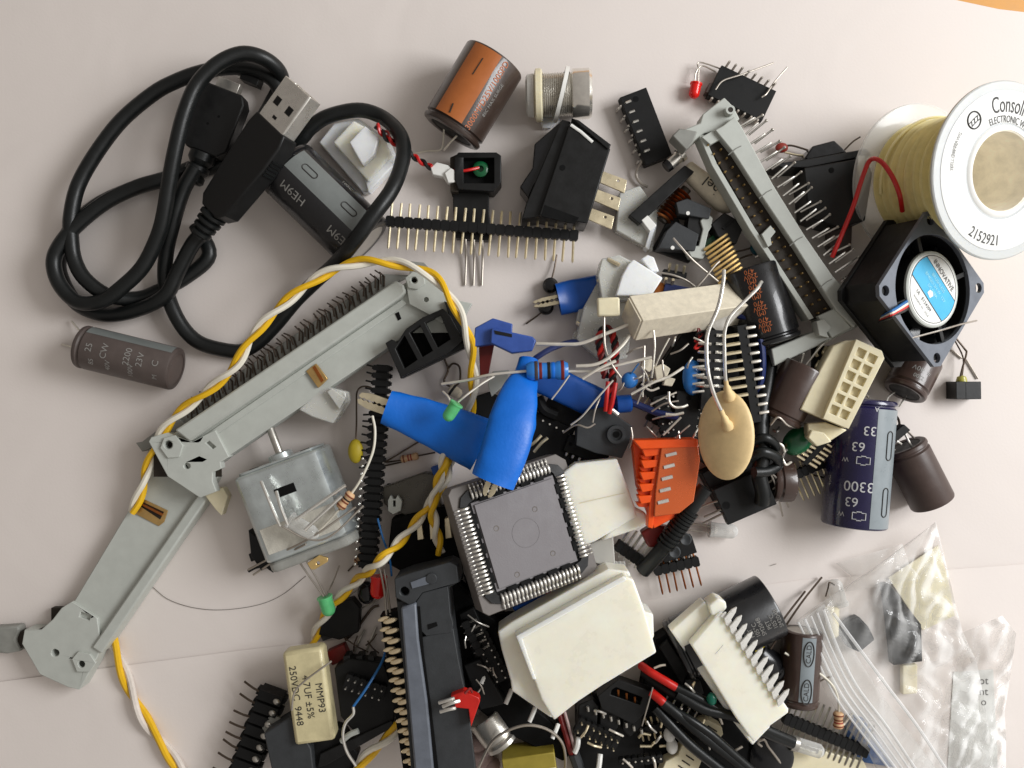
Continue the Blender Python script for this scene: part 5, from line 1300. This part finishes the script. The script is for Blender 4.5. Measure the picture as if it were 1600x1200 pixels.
# plastic bag
def bagmat():
    m = bpy.data.materials.new('clear_bag_film'); m.use_nodes = True; nt = m.node_tree
    for n in list(nt.nodes): nt.nodes.remove(n)
    out = nt.nodes.new('ShaderNodeOutputMaterial'); tr = nt.nodes.new('ShaderNodeBsdfTransparent'); tr.inputs[0].default_value = (.985, .985, .98, 1)
    gl = nt.nodes.new('ShaderNodeBsdfPrincipled'); gl.inputs['Base Color'].default_value = (.95, .95, .94, 1); gl.inputs['Roughness'].default_value = .07
    gl.inputs['Specular IOR Level'].default_value = .9
    tc = nt.nodes.new('ShaderNodeTexCoord'); nz = nt.nodes.new('ShaderNodeTexNoise'); nz.inputs['Scale'].default_value = .55; nz.inputs['Detail'].default_value = 3; nz.inputs['Roughness'].default_value = .45; nz.inputs['Distortion'].default_value = .5
    nt.links.new(tc.outputs['Object'], nz.inputs['Vector'])
    fr = nt.nodes.new('ShaderNodeLayerWeight'); fr.inputs[0].default_value = .35
    bp = nt.nodes.new('ShaderNodeBump'); bp.inputs['Strength'].default_value = .7; bp.inputs['Distance'].default_value = .3
    nt.links.new(nz.outputs['Fac'], bp.inputs['Height']); nt.links.new(bp.outputs[0], gl.inputs['Normal']); nt.links.new(bp.outputs[0], fr.inputs['Normal'])
    mr = nt.nodes.new('ShaderNodeMapRange'); mr.inputs[1].default_value = 0; mr.inputs[2].default_value = 1; mr.inputs[3].default_value = .10; mr.inputs[4].default_value = .95
    nt.links.new(fr.outputs['Facing'], mr.inputs[0])
    mx = nt.nodes.new('ShaderNodeMixShader'); nt.links.new(mr.outputs[0], mx.inputs[0]); nt.links.new(tr.outputs[0], mx.inputs[1]); nt.links.new(gl.outputs[0], mx.inputs[2])
    nt.links.new(mx.outputs[0], out.inputs[0]); return m
M['bag'] = bagmat()
from mathutils import noise
def film(t, name, rows, n=40, m=60, amp=9, z0=20, seed=0, fold=None, parent=None, mt='bag'):
    def row(v):
        u = v*(len(rows)-1); k = min(int(u), len(rows)-2); w_ = u-k
        return [Vector(rows[k][q]).lerp(Vector(rows[k+1][q]), w_) for q in (0, 1)]
    v = []; f = []
    for j in range(m+1):
        A_, B_ = row(j/m)
        for i in range(n+1):
            p = A_.lerp(B_, i/n); x, y = p.x, p.y
            u_ = i/n; cr_ = .22+1.9*max(0, u_-.5)/.5+1.2*max(0, j/m-.7)
            z = noise.noise(Vector((x*.018, y*.012, seed)))*amp*1.4+abs(noise.noise(Vector((x*.045+y*.018, y*.02-x*.008, seed+3))))*amp*2.4*cr_-abs(noise.noise(Vector((x*.02-y*.03, y*.03, seed+9))))*amp*1.4*cr_
            ed = min(i, n-i)/n*2
            zz = z0+z+12*math.sqrt(max(0, ed))
            v.append(t.loc(x, y, max(3, zz)))
    for j in range(m):
        for i in range(n):
            a = j*(n+1)+i; f.append((a, a+1, a+n+2, a+n+1))
    return t.part(name, MB().add(v, f), mt, parent, ang=180)
t = T('zip_bag', 'clear crinkled zip-lock plastic bag with dark parts inside, bottom right corner', 'bag', 1400, 1020, 0)
film(t, 'bag_film', [((1440,832),(1462,815)), ((1362,890),(1478,880)), ((1276,946),(1492,940)), ((1243,970),(1504,987)), ((1284,1070),(1526,1033)), ((1314,1126),(1538,1093)), ((1356,1176),(1546,1150)), ((1376,1215),(1552,1215))], z0=26, amp=10, seed=2, n=70, m=90)
film(t, 'bag_film', [((1306,880),(1410,850)), ((1330,900),(1420,880)), ((1320,925),(1440,905))], n=24, m=24, z0=6, amp=4, seed=8)
for i in range(5):
    o_ = i*9
    pts = [(1247+o_*1.1, 972-o_*.55, 54), (1276+o_*.9, 1030-o_*.5, 50), (1306+o_*.9, 1090-o_*.5, 46), (1350+o_, 1150-o_*.4, 44), (1400+o_*1.1, 1215, 44)]
    t.wire('zip_ridge', pts, 2.2 if i in (1, 4) else 1.5, 'zip_plastic', n=6)
t.slab('zip_band', [(1246,972),(1288,944),(1330,1010),(1380,1090),(1440,1170),(1478,1220),(1402,1220),(1352,1150),(1306,1090)], 44, 45, 'bag', bev=0)
t.wire('seam', [(1302,958,56),(1340,1010,60),(1386,1072,60),(1430,1130,54),(1470,1190,50),(1490,1220,48)], 2.4, 'zip_plastic', n=6)
t = T('zip_bag', 'half-hidden clear plastic bag at the right edge, holding a sheet with letters, right edge', 'bag', 1550, 1080, 0)
film(t, 'bag_film', [((1500,990),(1566,962)), ((1512,1020),(1588,990)), ((1526,1060),(1578,1060)), ((1530,1110),(1570,1110)), ((1520,1160),(1572,1160)), ((1510,1215),(1572,1215))], n=26, m=50, z0=22, amp=16, seed=21)
t = T('leaflet', 'white leaflet with black letters inside the second bag', 'paper', 1535, 1090, 2)
t.slab('sheet', [(1490,1050),(1552,1046),(1560,1215),(1480,1215)], 0, 1.2, 'white_label', bev=0)
for s_, y in (('ot', 1064), ('nt', 1081), ('o', 1097)): t.text_i(s_, 17, 1537, y, 1.5, 0, 'print_dark')
t.text_i('tions. Y', 15, 1372, 1197, 1.5, 4, 'print_dark') if False else None
t = T('leaflet', 'cream card inside the front bag', 'paper', 1430, 910, 4)
t.slab('card', [(1388,903),(1466,852),(1480,900),(1492,962),(1442,985),(1430,966)], 0, 2, 'cream', bev=.3)
t = T('bagged_part', 'long dark grey wedge-shaped part inside the front bag', 'component', 1410, 980, 4)
t.slab('wedge', [(1382,914),(1390,912),(1440,976),(1442,1034),(1396,1040),(1392,998)], 0, 18, 'black_plastic', bev=2)
t.slab('pale_stem', [(1410,1040),(1434,1038),(1434,1084),(1410,1086)], 0, 10, 'cream', bev=2)
t = T('bagged_part', 'short dark round-cornered part inside the front bag', 'component', 1340, 990, 4)
t.slab('body', [(1312,988),(1326,970),(1342,963),(1358,980),(1368,1000),(1344,1020),(1326,1012)], 0, 18, 'black_plastic', bev=3)
t = T('clear_led', 'clear component with wire frame between the brown leads and the bag', 'LED', a=(1312,946,10), b=(1302,906,10), group='clear LEDs')
t.part('lens', MB().lathe([(0, 14), (4, 14), (6, 12), (34, 12), (40, 8), (42, .1)], 20), 'clear')
t.wire('frame', [(1290,932,12),(1294,918,14),(1296,910,14),(1304,914,12)], 1.2, 'dark_lead')
t = T('cream_tube', 'cream tube showing through the bag zip', 'component', a=(1300,948,16), b=(1300,994,16))
t.part('tube', MB().lathe([(0, 8), (2, 11), (44, 10), (48, 6), (48, .01)], 18), 'cream')

# big black edge connector with gold pins
t = T('edge_connector', 'tall black slot connector with a double row of gold pins along its left side', 'connector', 670, 1040, 56)
t.slab('rear_body', [(616,905),(640,895),(704,880),(716,886),(720,908),(702,918),(706,968),(722,1080),(742,1230),(644,1230),(630,1040)], 0, 60, 'charcoal', bev=1.5)
t.slab('mount_ear', [(616,904),(640,896),(702,879),(714,884),(717,910),(660,926),(648,942),(640,946),(618,934)], 58, 76, 'charcoal', [circle(632,924,7,16)], bev=1.5)
t.slab('ear_recess', [(620,914),(646,908),(648,940),(620,940)], 56, 62, 'black_deep', bev=0)
t.slab('ear_pad', [(641,910),(668,900),(672,912),(644,920)], 75, 78, 'fan_frame', bev=.6)
c = t.hit(674, 904, 78); t.part('ear_pin', MB().cyl((c.x, c.y, 74), 8, 5), 'charcoal', bev=.8)
t.slab('shoulder', [(650,940),(660,926),(700,916),(704,960),(708,974),(706,988),(666,994),(656,984)], 58, 72, 'charcoal', bev=1)
t.slab('shoulder_slot', [(668,976),(682,972),(684,978),(669,984)], 72, 73, 'black_deep', bev=.1)
t.slab('long_face', [(658,996),(708,982),(716,1030),(732,1110),(746,1230),(680,1230)], 58, 70, 'charcoal', bev=1)
t.slab('left_rail', [(626,950),(650,942),(654,1000),(668,1100),(680,1230),(650,1230),(634,1050)], 56, 80, 'fan_frame', bev=3)
t.slab('slot', [(651,948),(656,948),(662,1020),(674,1110),(688,1230),(681,1230),(668,1110),(656,1020)], 70, 74, 'black_deep', bev=0)
gm = MB().ell((0, 0, 2), 11, 4, 3.6, 14, 8).xf(Matrix.Rotation(R(16), 4, 'Z'))
g2 = MB().ell((0, 0, 2), 9.5, 3.7, 3.4, 14, 8).xf(Matrix.Rotation(R(16), 4, 'Z'))
pl = []; pl2 = []
for i in range(17):
    y = 970+i*15.8; x = 610+i*2.75; h = t.hit(x, y, 56); pl.append((h.x, h.y, 54)); h = t.hit(x-10, y-3, 50); pl2.append((h.x, h.y, 48))
t.many('gold_pin', gm, 'gold_pin', pl); t.many('gold_pin', g2, 'gold_pin', pl2)
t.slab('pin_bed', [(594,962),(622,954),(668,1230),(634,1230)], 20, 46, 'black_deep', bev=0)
for k_, pts in enumerate([[(592,884,50),(600,920,70),(604,962,100)], [(600,890,50),(606,926,70),(610,962,100)]]):
    wire_thing('loose_lead', ['left one of two thin leads reaching down to the gold pins', 'right one of two thin leads reaching down to the gold pins'][k_], 'wire', pts, 1.8, 'lead', group='leads above the gold pins')
t = T('red_connector', 'red plastic plug with three silver pins poking over the black slot connector', 'connector', 722, 1100, 120)
t.slab('body', [(704,1088),(724,1080),(748,1090),(750,1096),(736,1136),(732,1108),(712,1106)], 0, 20, 'red_plastic', bev=1.2)
for pts in ([(686,1098,140),(700,1094,144),(710,1091,142)], [(692,1104,142),(706,1098,146),(718,1095,142)], [(688,1112,140),(702,1108,144),(712,1106,142)]): t.wire('pin', pts, 3.0, 'tin')
t.wire('loop', [(726,1084,146),(734,1076,142),(738,1082,140)], 2, 'red_dark')
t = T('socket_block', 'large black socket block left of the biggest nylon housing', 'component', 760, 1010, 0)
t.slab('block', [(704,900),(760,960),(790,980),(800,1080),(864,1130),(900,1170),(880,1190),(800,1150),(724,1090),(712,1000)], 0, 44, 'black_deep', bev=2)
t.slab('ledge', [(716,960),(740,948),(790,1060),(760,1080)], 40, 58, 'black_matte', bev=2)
t.slab('ledge', [(724,1040),(750,1030),(790,1100),(750,1110)], 40, 70, 'black_matte', bev=2)
for k_, pts in enumerate([[(880,912,50),(884,925,60),(888,950,60)], [(858,920,50),(858,940,56),(856,960,56)]]):
    wire_thing('red_wire', ['dark red wire stub between grey chip and big nylon housing, right', 'red wire stub between grey chip and big nylon housing, left'][k_], 'wire', pts, 6, ['red_dark', 'red_wire'][k_])
t = T('blue_block', 'blue plastic block showing between grey chip and big nylon housing', 'component', 830, 944, 10)
t.slab('block', [(800,950),(850,930),(856,944),(812,964)], 0, 40, 'blue_dark_vinyl', bev=1.5)
# bottom centre
t = T('metal_can', 'dull aluminium can capacitor lying below the red plug', 'capacitor', a=(756,1118,30), b=(784,1158,30))
t.part('can', MB().lathe([(0, 26), (3, 28), (38, 28), (42, 25), (46, 28), (52, 28), (55, 22), (55, .01)], 32), 'steel')
t = T('pink_beads', 'crumpled pinkish beads at the bottom, left of the yellow relay', 'component', 750, 1180, 0)
for x, y, r_ in ((746,1160,16), (752,1186,20), (768,1196,14)): t.part('bead', MB().ell(tuple(t.hit(x, y, 14)), r_, r_, 13), 'plum_pale')
wire_thing('wire_hoop', 'big thin wire hoop over the can and the yellow relay', 'wire', [(742,1215,40),(752,1190,56),(768,1160,72),(792,1142,80),(824,1133,82),(856,1140,78),(878,1160,66),(884,1190,50),(880,1215,40)], 2.2, 'lead')
t = T('relay', 'olive and cream relay box with printed letters cut by the bottom edge', 'relay', 825, 1180, 20, 8)
t.part('body', MB().box(-38, 42, -46, 22, 0, 52), 'olive', bev=1.5)
t.part('face', MB().box(-36, 41, -48, 0, 52, 54), 'yellow_film', bev=.6)
t.text('STARBRIGHT', 9.5, 8, -8, 54.6); t.text('WKD 12V', 8, 8, -20, 54.6)
t = T('red_black_lead', 'red and white leads running down from the lowest corner of the big nylon housing', 'wire', 880, 1150, 40)
t.wire('red', [(874,1112,50),(882,1140,56),(890,1168,56),(894,1180,50)], 5, 'red_dark'); t.wire('white', [(882,1112,56),(890,1140,62),(900,1180,56)], 2.4, 'plum_pale')
t.wire('sleeve', [(896,1176,52),(904,1200,46),(908,1230,40)], 9, 'charcoal')
# black power plugs
t = T('power_plug', 'large matte black multi-cell power plug at the bottom, right of the relay', 'connector', 965, 1150, 0)
t.slab('body', [(900,1110),(920,1080),(1000,1110),(1020,1140),(1010,1230),(905,1230)], 0, 34, 'black_matte', bev=2)
for x in (904, 938, 974):
    t.slab('cell_tower', [(x,1102),(x+22,1092),(x+32,1104),(x+28,1138),(x+10,1152),(x-2,1140)], 30, 56, 'black_plastic', bev=2)
for k_, pts in enumerate([[(904,1152,60),(902,1166,66),(898,1176,66)], [(938,1178,60),(936,1196,66),(932,1215,66)]]): t.wire('contact', pts, 4, 'white_plastic')
t = T('pin_socket', 'black socket with a window of gold pins, just below the big nylon housing', 'socket', 980, 1090, 40)
t.slab('body', [(934,1088),(966,1062),(1018,1080),(1014,1108),(1000,1122),(990,1132),(940,1108)], 0, 26, 'black_plastic', [[(956,1078),(962,1074),(1004,1090),(1000,1102),(954,1086)]], bev=1.2)
t.slab('floor', [(950,1070),(1010,1086),(1004,1108),(948,1092)], 0, 8, 'black_deep', bev=0)
for x, y in ((966,1083), (979,1088), (992,1094)): t.wire('pin', [(x, y+4, 60), (x, y-4, 66)], 1.8, 'copper')
for i in range(8):
    x = 918+i*12; y = 1104+i*5; t.wire('solder_pin', [(x, y, 60), (x+1, y+7, 58)], 2.4, 'steel')
header('small pin header with red and gold pins at the bottom centre', (996,1140,40), (1034,1132,40), 4, w=12, hgt=10, up=12, dn=12, pin='gold_pale', group='short pin headers')
for k_, pts in enumerate([[(998,1152,50),(1004,1146,54),(1016,1148,50)], [(1000,1166,50),(1018,1166,50)], [(1030,1166,50),(1040,1165,50)]]):
    wire_thing('pale_pin', ['bent pale pin below the small bottom header', 'straight pale pin below the bent pale one', 'short pale pin right of the straight pale one'][k_], 'pin', pts, 2.4, 'gold_pale')
# sheathed cables
t = T('sheathed_wires', 'bundle of black sheathed wires with red sleeves running to the bottom right', 'cable', 1080, 1130, 70)
for p_, r_, m_ in (([(1002,1040,60),(1016,1050,80),(1036,1062,88),(1056,1074,90)], 6.5, 'red_plastic'), ([(1004,1052,56),(1030,1070,74),(1056,1086,84)], 6, 'black_matte'),
                   ([(1018,1082,76),(1030,1092,84),(1037,1098,86)], 7, 'red_plastic'), ([(1056,1074,88),(1090,1090,92),(1130,1112,92),(1180,1132,88),(1240,1158,70)], 7, 'black_rubber'),
                   ([(1058,1084,88),(1100,1108,96),(1150,1120,92),(1200,1146,80),(1238,1162,66)], 8, 'black_rubber'), ([(1036,1098,84),(1066,1122,90),(1100,1150,90),(1150,1190,84),(1180,1215,80)], 8.5, 'black_rubber'),
                   ([(1024,1106,78),(1046,1130,84),(1080,1165,84),(1130,1205,78),(1150,1225,76)], 8.5, 'black_rubber'), ([(1044,1104,84),(1080,1126,94),(1112,1148,94),(1148,1180,88),(1200,1225,80)], 6.5, 'black_rubber')):
    t.wire('sleeve' if m_ != 'black_rubber' else 'wire', p_, r_, m_, n=12)
wire_thing('thin_lead', 'hair-thin lead crossing the red sleeve at the bottom centre', 'wire', [(1003,1134,90),(1010,1110,100),(1020,1074,104)], 1.1, 'lead')
t = T('cream_housing', 'small cream two-slot housing beside the sheathed wires', 'connector', 1110, 1146, 40)
t.slab('body', [(1090,1130),(1106,1124),(1128,1136),(1130,1148),(1120,1160),(1098,1148)], 0, 24, 'cream', bev=1.2)
t.part('slot', MB().tube([t.hit(1106,1134,24.4), t.hit(1120,1143,24.4)], 1.2, 5, 0), 'brown_dark')
t = T('cream_housing', 'cream multi-slot housing with white tubes at the bottom, under the sheathed wires', 'connector', 1070, 1185, 40)
t.slab('body', [(1068,1160),(1100,1180),(1086,1215),(1030,1215),(1040,1190),(1060,1180)], 0, 24, 'cream', bev=1.2)
for i in range(5): t.part('slot', MB().tube([t.hit(1078-i*6,1172+i*8,24.4), t.hit(1090-i*6,1180+i*8,24.4)], 1.1, 5, 0), 'brown_dark')
for p_ in ((1046,1148), (1050,1166)): t.part('tube', MB().ell(tuple(t.hit(p_[0], p_[1], 20)), 9, 12, 9), 'white_plastic')
t = T('green_bead', 'tiny green bead at the left edge of the white finned header', 'component', 1112, 1092, 100)
t.part('bead', MB().ell((0, 0, 0), 8, 10, 7), 'teal_green'); 
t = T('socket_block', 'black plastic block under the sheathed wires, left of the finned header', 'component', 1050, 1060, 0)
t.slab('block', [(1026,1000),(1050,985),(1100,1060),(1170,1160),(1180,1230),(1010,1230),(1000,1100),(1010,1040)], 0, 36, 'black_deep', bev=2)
t.slab('ridge', [(1030,1012),(1044,1000),(1076,1050),(1066,1072)], 30, 46, 'black_plastic', bev=1.5)
t.slab('panel', [(1072,1062),(1094,1064),(1100,1084),(1084,1090),(1070,1078)], 30, 50, 'charcoal', bev=1)
t = T('black_puck', 'shiny black round puck at the bottom edge under the sheathed wires', 'component', 1200, 1175, 20)
t.part('puck', MB().lathe([(0, 34), (8, 36), (20, 34), (24, 28), (24, .01)], 32, 'z'), 'black_gloss')
t.wire('wire', [(1190,1166,50),(1184,1160,54),(1194,1156,54),(1200,1166,50),(1212,1182,46),(1222,1196,40)], 2, 'lead')
t.wire('wire', [(1140,1178,70),(1150,1172,74),(1160,1166,74)], 2, 'lead')
wire_thing('white_lead', 'short white lead inside the dark gap near the bottom header', 'wire', [(1022,1044,70),(1032,1040,72),(1040,1039,72)], 1.8, 'white_wire')
# bottom left
t = T('film_capacitor', 'cream film capacitor printed with its ratings, lower left of the pile', 'capacitor', 490, 1076, 50, -82)
L = 70
t.part('body', MB().box(-72, 72, -31, 31, 0, 34), 'yellow_film', bev=6)
for i_, s_ in enumerate(('MMP93', '4.7UF \u00b15%', '250VDC  9448')): t.text(s_, 15, 4-i_*4, 18-i_*18, 34.6, 0, 'print_dark')
wire_thing('thin_lead', 'thin curved lead lying across the cream film capacitor', 'wire', [(518,1033,90),(500,1046,94),(476,1064,92),(460,1082,90),(456,1110,88)], 1.6, 'lead')
wire_thing('blue_enamel_wire', 'bare end and blue coating of a fine wire left of the gold pins', 'wire', [(604,1010,60),(596,1036,70),(572,1076,90),(552,1104,96)], 2.0, 'blue_thin')
wire_thing('silver_wire', 'silver curved wire end below the fine blue wire', 'wire', [(552,1104,96),(552,1116,96),(540,1130,96),(536,1150,96),(542,1174,92),(556,1196,84)], 2.4, 'tin')
t = T('power_plug', 'black ribbed plastic block between film capacitor and gold pins', 'connector', 575, 1090, 30)
t.slab('body', [(522,1044),(545,1030),(600,1036),(618,1090),(616,1128),(560,1152),(532,1120)], 0, 30, 'black_matte', bev=2)
for x in (536, 556, 574): t.slab('tooth', [(x,1026),(x+10,1024),(x+12,1042),(x+2,1044)], 0, 26, 'black_plastic', bev=.8)
t.slab('tray_edge', [(500,1178),(612,1126),(618,1134),(510,1196),(496,1200)], 10, 34, 'black_plastic', bev=1.2)
t.wire('peg', [(534,1158,66),(546,1148,70),(560,1142,70)], 4.5, 'grey_plastic')
t = T('power_plug', 'black square plastic plug below the cream film capacitor', 'connector', 440, 1170, 30)
t.slab('body', [(412,1146),(452,1122),(462,1128),(486,1170),(492,1230),(430,1230)], 0, 44, 'charcoal', bev=2)
t.slab('cell', [(468,1150),(500,1130),(536,1140),(560,1180),(540,1230),(492,1230)], 0, 26, 'black_matte', bev=2)
t = T('grey_disc', 'round grey plastic disc behind the black square plug, lower left', 'component', 430, 1134, 34)
t.part('disc', MB().lathe([(0, 17), (8, 18), (10, 15), (10, .01)], 28, 'z'), 'grey_shade')
t = T('pin_header', 'fat black pin strip with sharp pins pointing left, bottom left of the pile', 'pin header', a=(428,1078,30), b=(376,1220,30), group='long pin header strips')
L = t.L
bm = MB()
for i in range(8): bm.box(i*L/8+1, (i+1)*L/8-3, -19, 19, -16, 14); bm.box(i*L/8+3, (i+1)*L/8-6, -24, 24, -10, 6)
t.part('insulator', bm, 'black_matte')
t.many('pin', MB().tube([(0, -14, 6), (0, -30, 6), (0, -48, 0)], 1.8, 5, 2), 'dark_lead', [(L*(i+.5)/8, 0, 0, random.uniform(-8, 8)) for i in range(8)])
t.many('pin_tip', MB().ell((0, 12, 14), 5, 6, 4, 10, 6), 'steel', [(L*(i+.5)/8, 0, 0) for i in range(8)])
led('deep red LED standing between the wires above the gold pins', (592,900,40), (590,936,40), 12, 'red_led', [[(596,900,44),(600,886,50),(600,870,54)]])
t = T('film_capacitor', 'small glossy dark red block on the paper left of the gold pins', 'capacitor', 532, 1018, 6, 24)
t.part('body', MB().box(-15, 15, -11, 12, 0, 20), 'red_dark', bev=2)
t = T('chip_block', 'black square component below the cloudy green LED', 'component', 535, 968, 0)
t.slab('body', [(504,968),(512,944),(550,936),(562,950),(560,988),(530,1000),(498,992)], 0, 22, 'black_matte', bev=1.2)
t.slab('lead_tab', [(500,992),(520,986),(522,996),(504,1002)], 0, 12, 'charcoal', bev=.6)
for k_, pts in enumerate([[(540,1000,4),(556,984,6),(580,952,8),(592,946,8)], [(548,1032,8),(560,1004,10),(570,984,6)], [(566,1034,8),(578,1004,10),(588,980,6)]]):
    wire_thing('loose_lead', ['dark curved lead on the paper under the red LED', 'left one of two silver legs on the paper above the ribbed black block', 'right one of two silver legs on the paper above the ribbed black block'][k_], 'wire', pts, [2.2, 1.8, 1.8][k_], ['dark_lead', 'steel', 'steel'][k_], group='legs on the paper left of the gold pins')
t = T('black_disc_capacitor', 'small black disc left of the red LED', 'capacitor', 574, 924, 6)
t.part('disc', MB().ell((0, 0, 8), 14, 18, 9), 'black_gloss')
wire_thing('blue_enamel_wire', 'fine dark blue wire beside the lower end of the long black pin strip', 'wire', [(590,810,60),(598,840,56),(608,870,50),(612,900,44)], 1.6, 'blue_thin')
# dark parts under the twisted wires between strip and chip
t = T('power_plug', 'black plug with three metal blades under the twisted wires, left of the grey chip', 'connector', 690, 850, 0)
t.slab('body', [(612,810),(700,790),(716,860),(724,905),(640,900),(604,880)], 0, 30, 'black_deep', bev=2)
for x in (650, 670, 694): 
    y = 812-(x-650)*.05
    t.slab('blade', [(x,y),(x+8,y-4),(x+13,y+32),(x+2,y+34)], 28, 40, 'gold_pale', bev=.8, taper=.1)
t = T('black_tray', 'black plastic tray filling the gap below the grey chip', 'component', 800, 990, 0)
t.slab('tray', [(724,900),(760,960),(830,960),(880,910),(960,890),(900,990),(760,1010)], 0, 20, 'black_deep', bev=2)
# ============================================================ small parts that crowd the pile
random.seed(5)
def heap(lab, cat, name, items):
    for (l_, pts, r_, m_) in items: wire_thing(name, l_, cat, pts, r_, m_, group=lab)
heap('loose leads in the dark right-centre of the pile', 'wire', 'loose_lead', [
 ('grey lead curving from the knotted cable to the brown leaning capacitor', [(1204,664,90),(1216,652,96),(1230,664,90),(1242,668,80)], 1.8, 'lead'),
 ('silver lead stub at the left foot of the green film capacitor', [(1210,690,90),(1222,696,92),(1226,706,88)], 2.2, 'pale_lead'),
 ('silver lead stub below the green film capacitor', [(1222,716,90),(1228,726,88),(1236,722,80)], 2.0, 'pale_lead'),
 ('dark lead beside the lower strip of gold pins', [(1270,742,20),(1290,748,14),(1296,760,8)], 1.4, 'dark_lead'),
 ('silver lead across the charcoal push switch left edge', [(880,676,70),(900,664,84),(918,668,86),(930,662,86)], 1.5, 'lead'),
 ('silver lead from the dark blue clip down to the push switch', [(938,620,90),(930,640,92),(926,660,90)], 1.6, 'lead'),
 ('steep grey lead left of the orange terminal block', [(986,668,90),(988,684,92),(984,700,90)], 1.6, 'lead'),
 ('short bright lead among the white crumbs', [(1002,600,90),(1016,610,92),(1030,606,92)], 1.8, 'pale_lead'),
 ('thin lead slanting over the chip with silver dots', [(1048,700,80),(1060,680,96),(1078,664,104)], 1.3, 'pale_lead'),
])
t = header('black pin header half buried left of the orange terminal block', (1010,648,36), (1078,690,36), 7, w=13, hgt=12, up=10, dn=12, pin='steel', group='buried headers')
t = header('black pin header buried under the push switch and the crumbs', (996,600,24), (1046,640,24), 6, w=13, hgt=14, up=16, dn=12, pin='gold_pale', group='buried headers')
t = dip('black chip lying under the dark blue clip, silver legs up', (850,634,4), (916,668,4), 34, 6, hgt=18, upside=True, group='dark chips in the middle')
t = dip('black chip just above the cream nylon housing, partly under the push switch', (884,690,20), (948,716,20), 30, 6, hgt=16, group='dark chips in the middle')
t = T('trimmer', 'small blue square trimmer peeking out below the left blue boot', 'component', 690, 736, 4, 20)
t.part('body', MB().box(-12, 12, -12, 12, 0, 18), 'blue_dark_vinyl', bev=1); t.part('screw', MB().cyl((0, 0, 17.5), 5, 2), 'brass')
header('small header with silver pins below the knotted cable', (1196,716,40), (1226,758,40), 4, w=13, hgt=12, up=12, dn=14, pin='pale_lead', group='short pin headers')
dip('black chip in the gap between big black capacitor and nylon housing', (1024,1022,10), (1056,1068,10), 30, 4, hgt=18, group='dark chips in the middle')
header('black header with steel pins under the red-sleeved wires', (1040,1076,44), (1098,1106,44), 5, w=12, hgt=12, up=12, dn=12, pin='steel', group='buried headers')
header('black header with gold pins left of the cream two-slot housing', (1066,1106,30), (1110,1128,30), 4, w=12, hgt=12, up=10, dn=16, pin='gold_pale', group='buried headers')
header('black header with steel pins low under the black slot connector right side', (726,968,60), (752,1020,60), 5, w=12, hgt=12, up=12, dn=4, pin='steel', group='buried headers')
resistor('small tan resistor in the shade left of the black pin strip foot', (556,880,8), (572,860,8), 6, 'body_tan', [(.14, 'band_brown'), (.45, 'band_black')], [[(556,880,8),(544,892,4)]], leadmat='dark_lead')
for k_, (x, y, a_) in enumerate(((1204,884,30), (330,1130,70), (60,720,20))):
    if k_ == 0: wire_thing('cut_lead', 'tiny lead clipping on bare paper right of the clear LED', 'wire', [(x, y, 1), (x+9, y-3, 1)], .5, 'lead')
def scatter(lab, grp, name, cat, boxes, n, ln, z, r_, mts, seed, ang=None):
    random.seed(seed)
    for i in range(n):
        x0, y0, x1, y1 = boxes[i % len(boxes)]
        x = random.uniform(x0, x1); y = random.uniform(y0, y1); a = random.uniform(0, math.pi) if ang is None else R(random.gauss(ang, 25)); l = random.uniform(*ln)
        zz = z+random.uniform(-6, 6); k = random.uniform(-.3, .3)
        pts = [(x, y, zz), (x+l*.5*math.cos(a)-k*l*.3*math.sin(a), y+l*.5*math.sin(a)+k*l*.3*math.cos(a), zz+3), (x+l*math.cos(a), y+l*math.sin(a), zz-3)]
        wire_thing(name, lab, cat, pts, r_, mts[i % len(mts)], group=grp)
scatter('short pale lead scattered over the dark parts left of the tan disc', 'short leads scattered in the dark middle', 'loose_lead', 'wire',
        [(990,540,1040,600), (1010,600,1080,680), (1040,520,1090,600), (1070,640,1110,680)], 18, (14, 46), 92, 1.5, ['pale_lead', 'lead', 'steel'], 3)
scatter('short pale lead scattered over black parts at the bottom right of the relay', 'short leads scattered along the bottom', 'loose_lead', 'wire',
        [(910,1110,1000,1190), (1000,1110,1040,1190), (1060,1110,1130,1190), (1040,1060,1090,1110)], 18, (10, 26), 88, 1.9, ['pale_lead', 'gold_pale', 'steel'], 9)
scatter('thin lead lying in the dark gap left of the big nylon housing', 'thin leads in the dark gap', 'loose_lead', 'wire',
        [(726,930,760,1000), (740,1000,790,1090)], 8, (16, 40), 74, 1.4, ['steel', 'lead'], 12)
scatter('thin lead on paper between the cream film capacitor and the gold pins', 'thin leads by the film capacitor', 'loose_lead', 'wire',
        [(536,990,590,1030), (560,880,600,960)], 7, (20, 46), 10, 1.2, ['dark_lead', 'lead'], 15)
header('black double pin block low in the gap between slot connector and big nylon housing', (744,976,46), (786,1060,46), 8, w=13, hgt=12, rows=2, up=9, dn=4, pin='steel', mode='up', group='upright pin blocks')
header('black double pin block beside the relay, pins up', (900,1128,58), (964,1160,58), 7, w=13, hgt=12, rows=2, up=9, dn=4, pin='gold_pale', mode='up', group='upright pin blocks')
header('black double pin block between film capacitor and slot connector, pins up', (540,1062,62), (602,1082,62), 6, w=13, hgt=10, rows=2, up=8, dn=4, pin='steel', mode='up', group='upright pin blocks')
header('black double pin block between the chip with silver dots and the crumbs, pins up', (1030,618,60), (1046,690,60), 6, w=12, hgt=10, rows=2, up=9, dn=4, pin='tin', mode='up', group='upright pin blocks')
header('black pin strip at the very bottom left of the sheathed wires, pins up', (966,1188,58), (1034,1180,58), 7, w=13, hgt=12, rows=1, up=12, dn=4, pin='pale_lead', mode='up', lean=(0, 5), group='upright pin blocks')
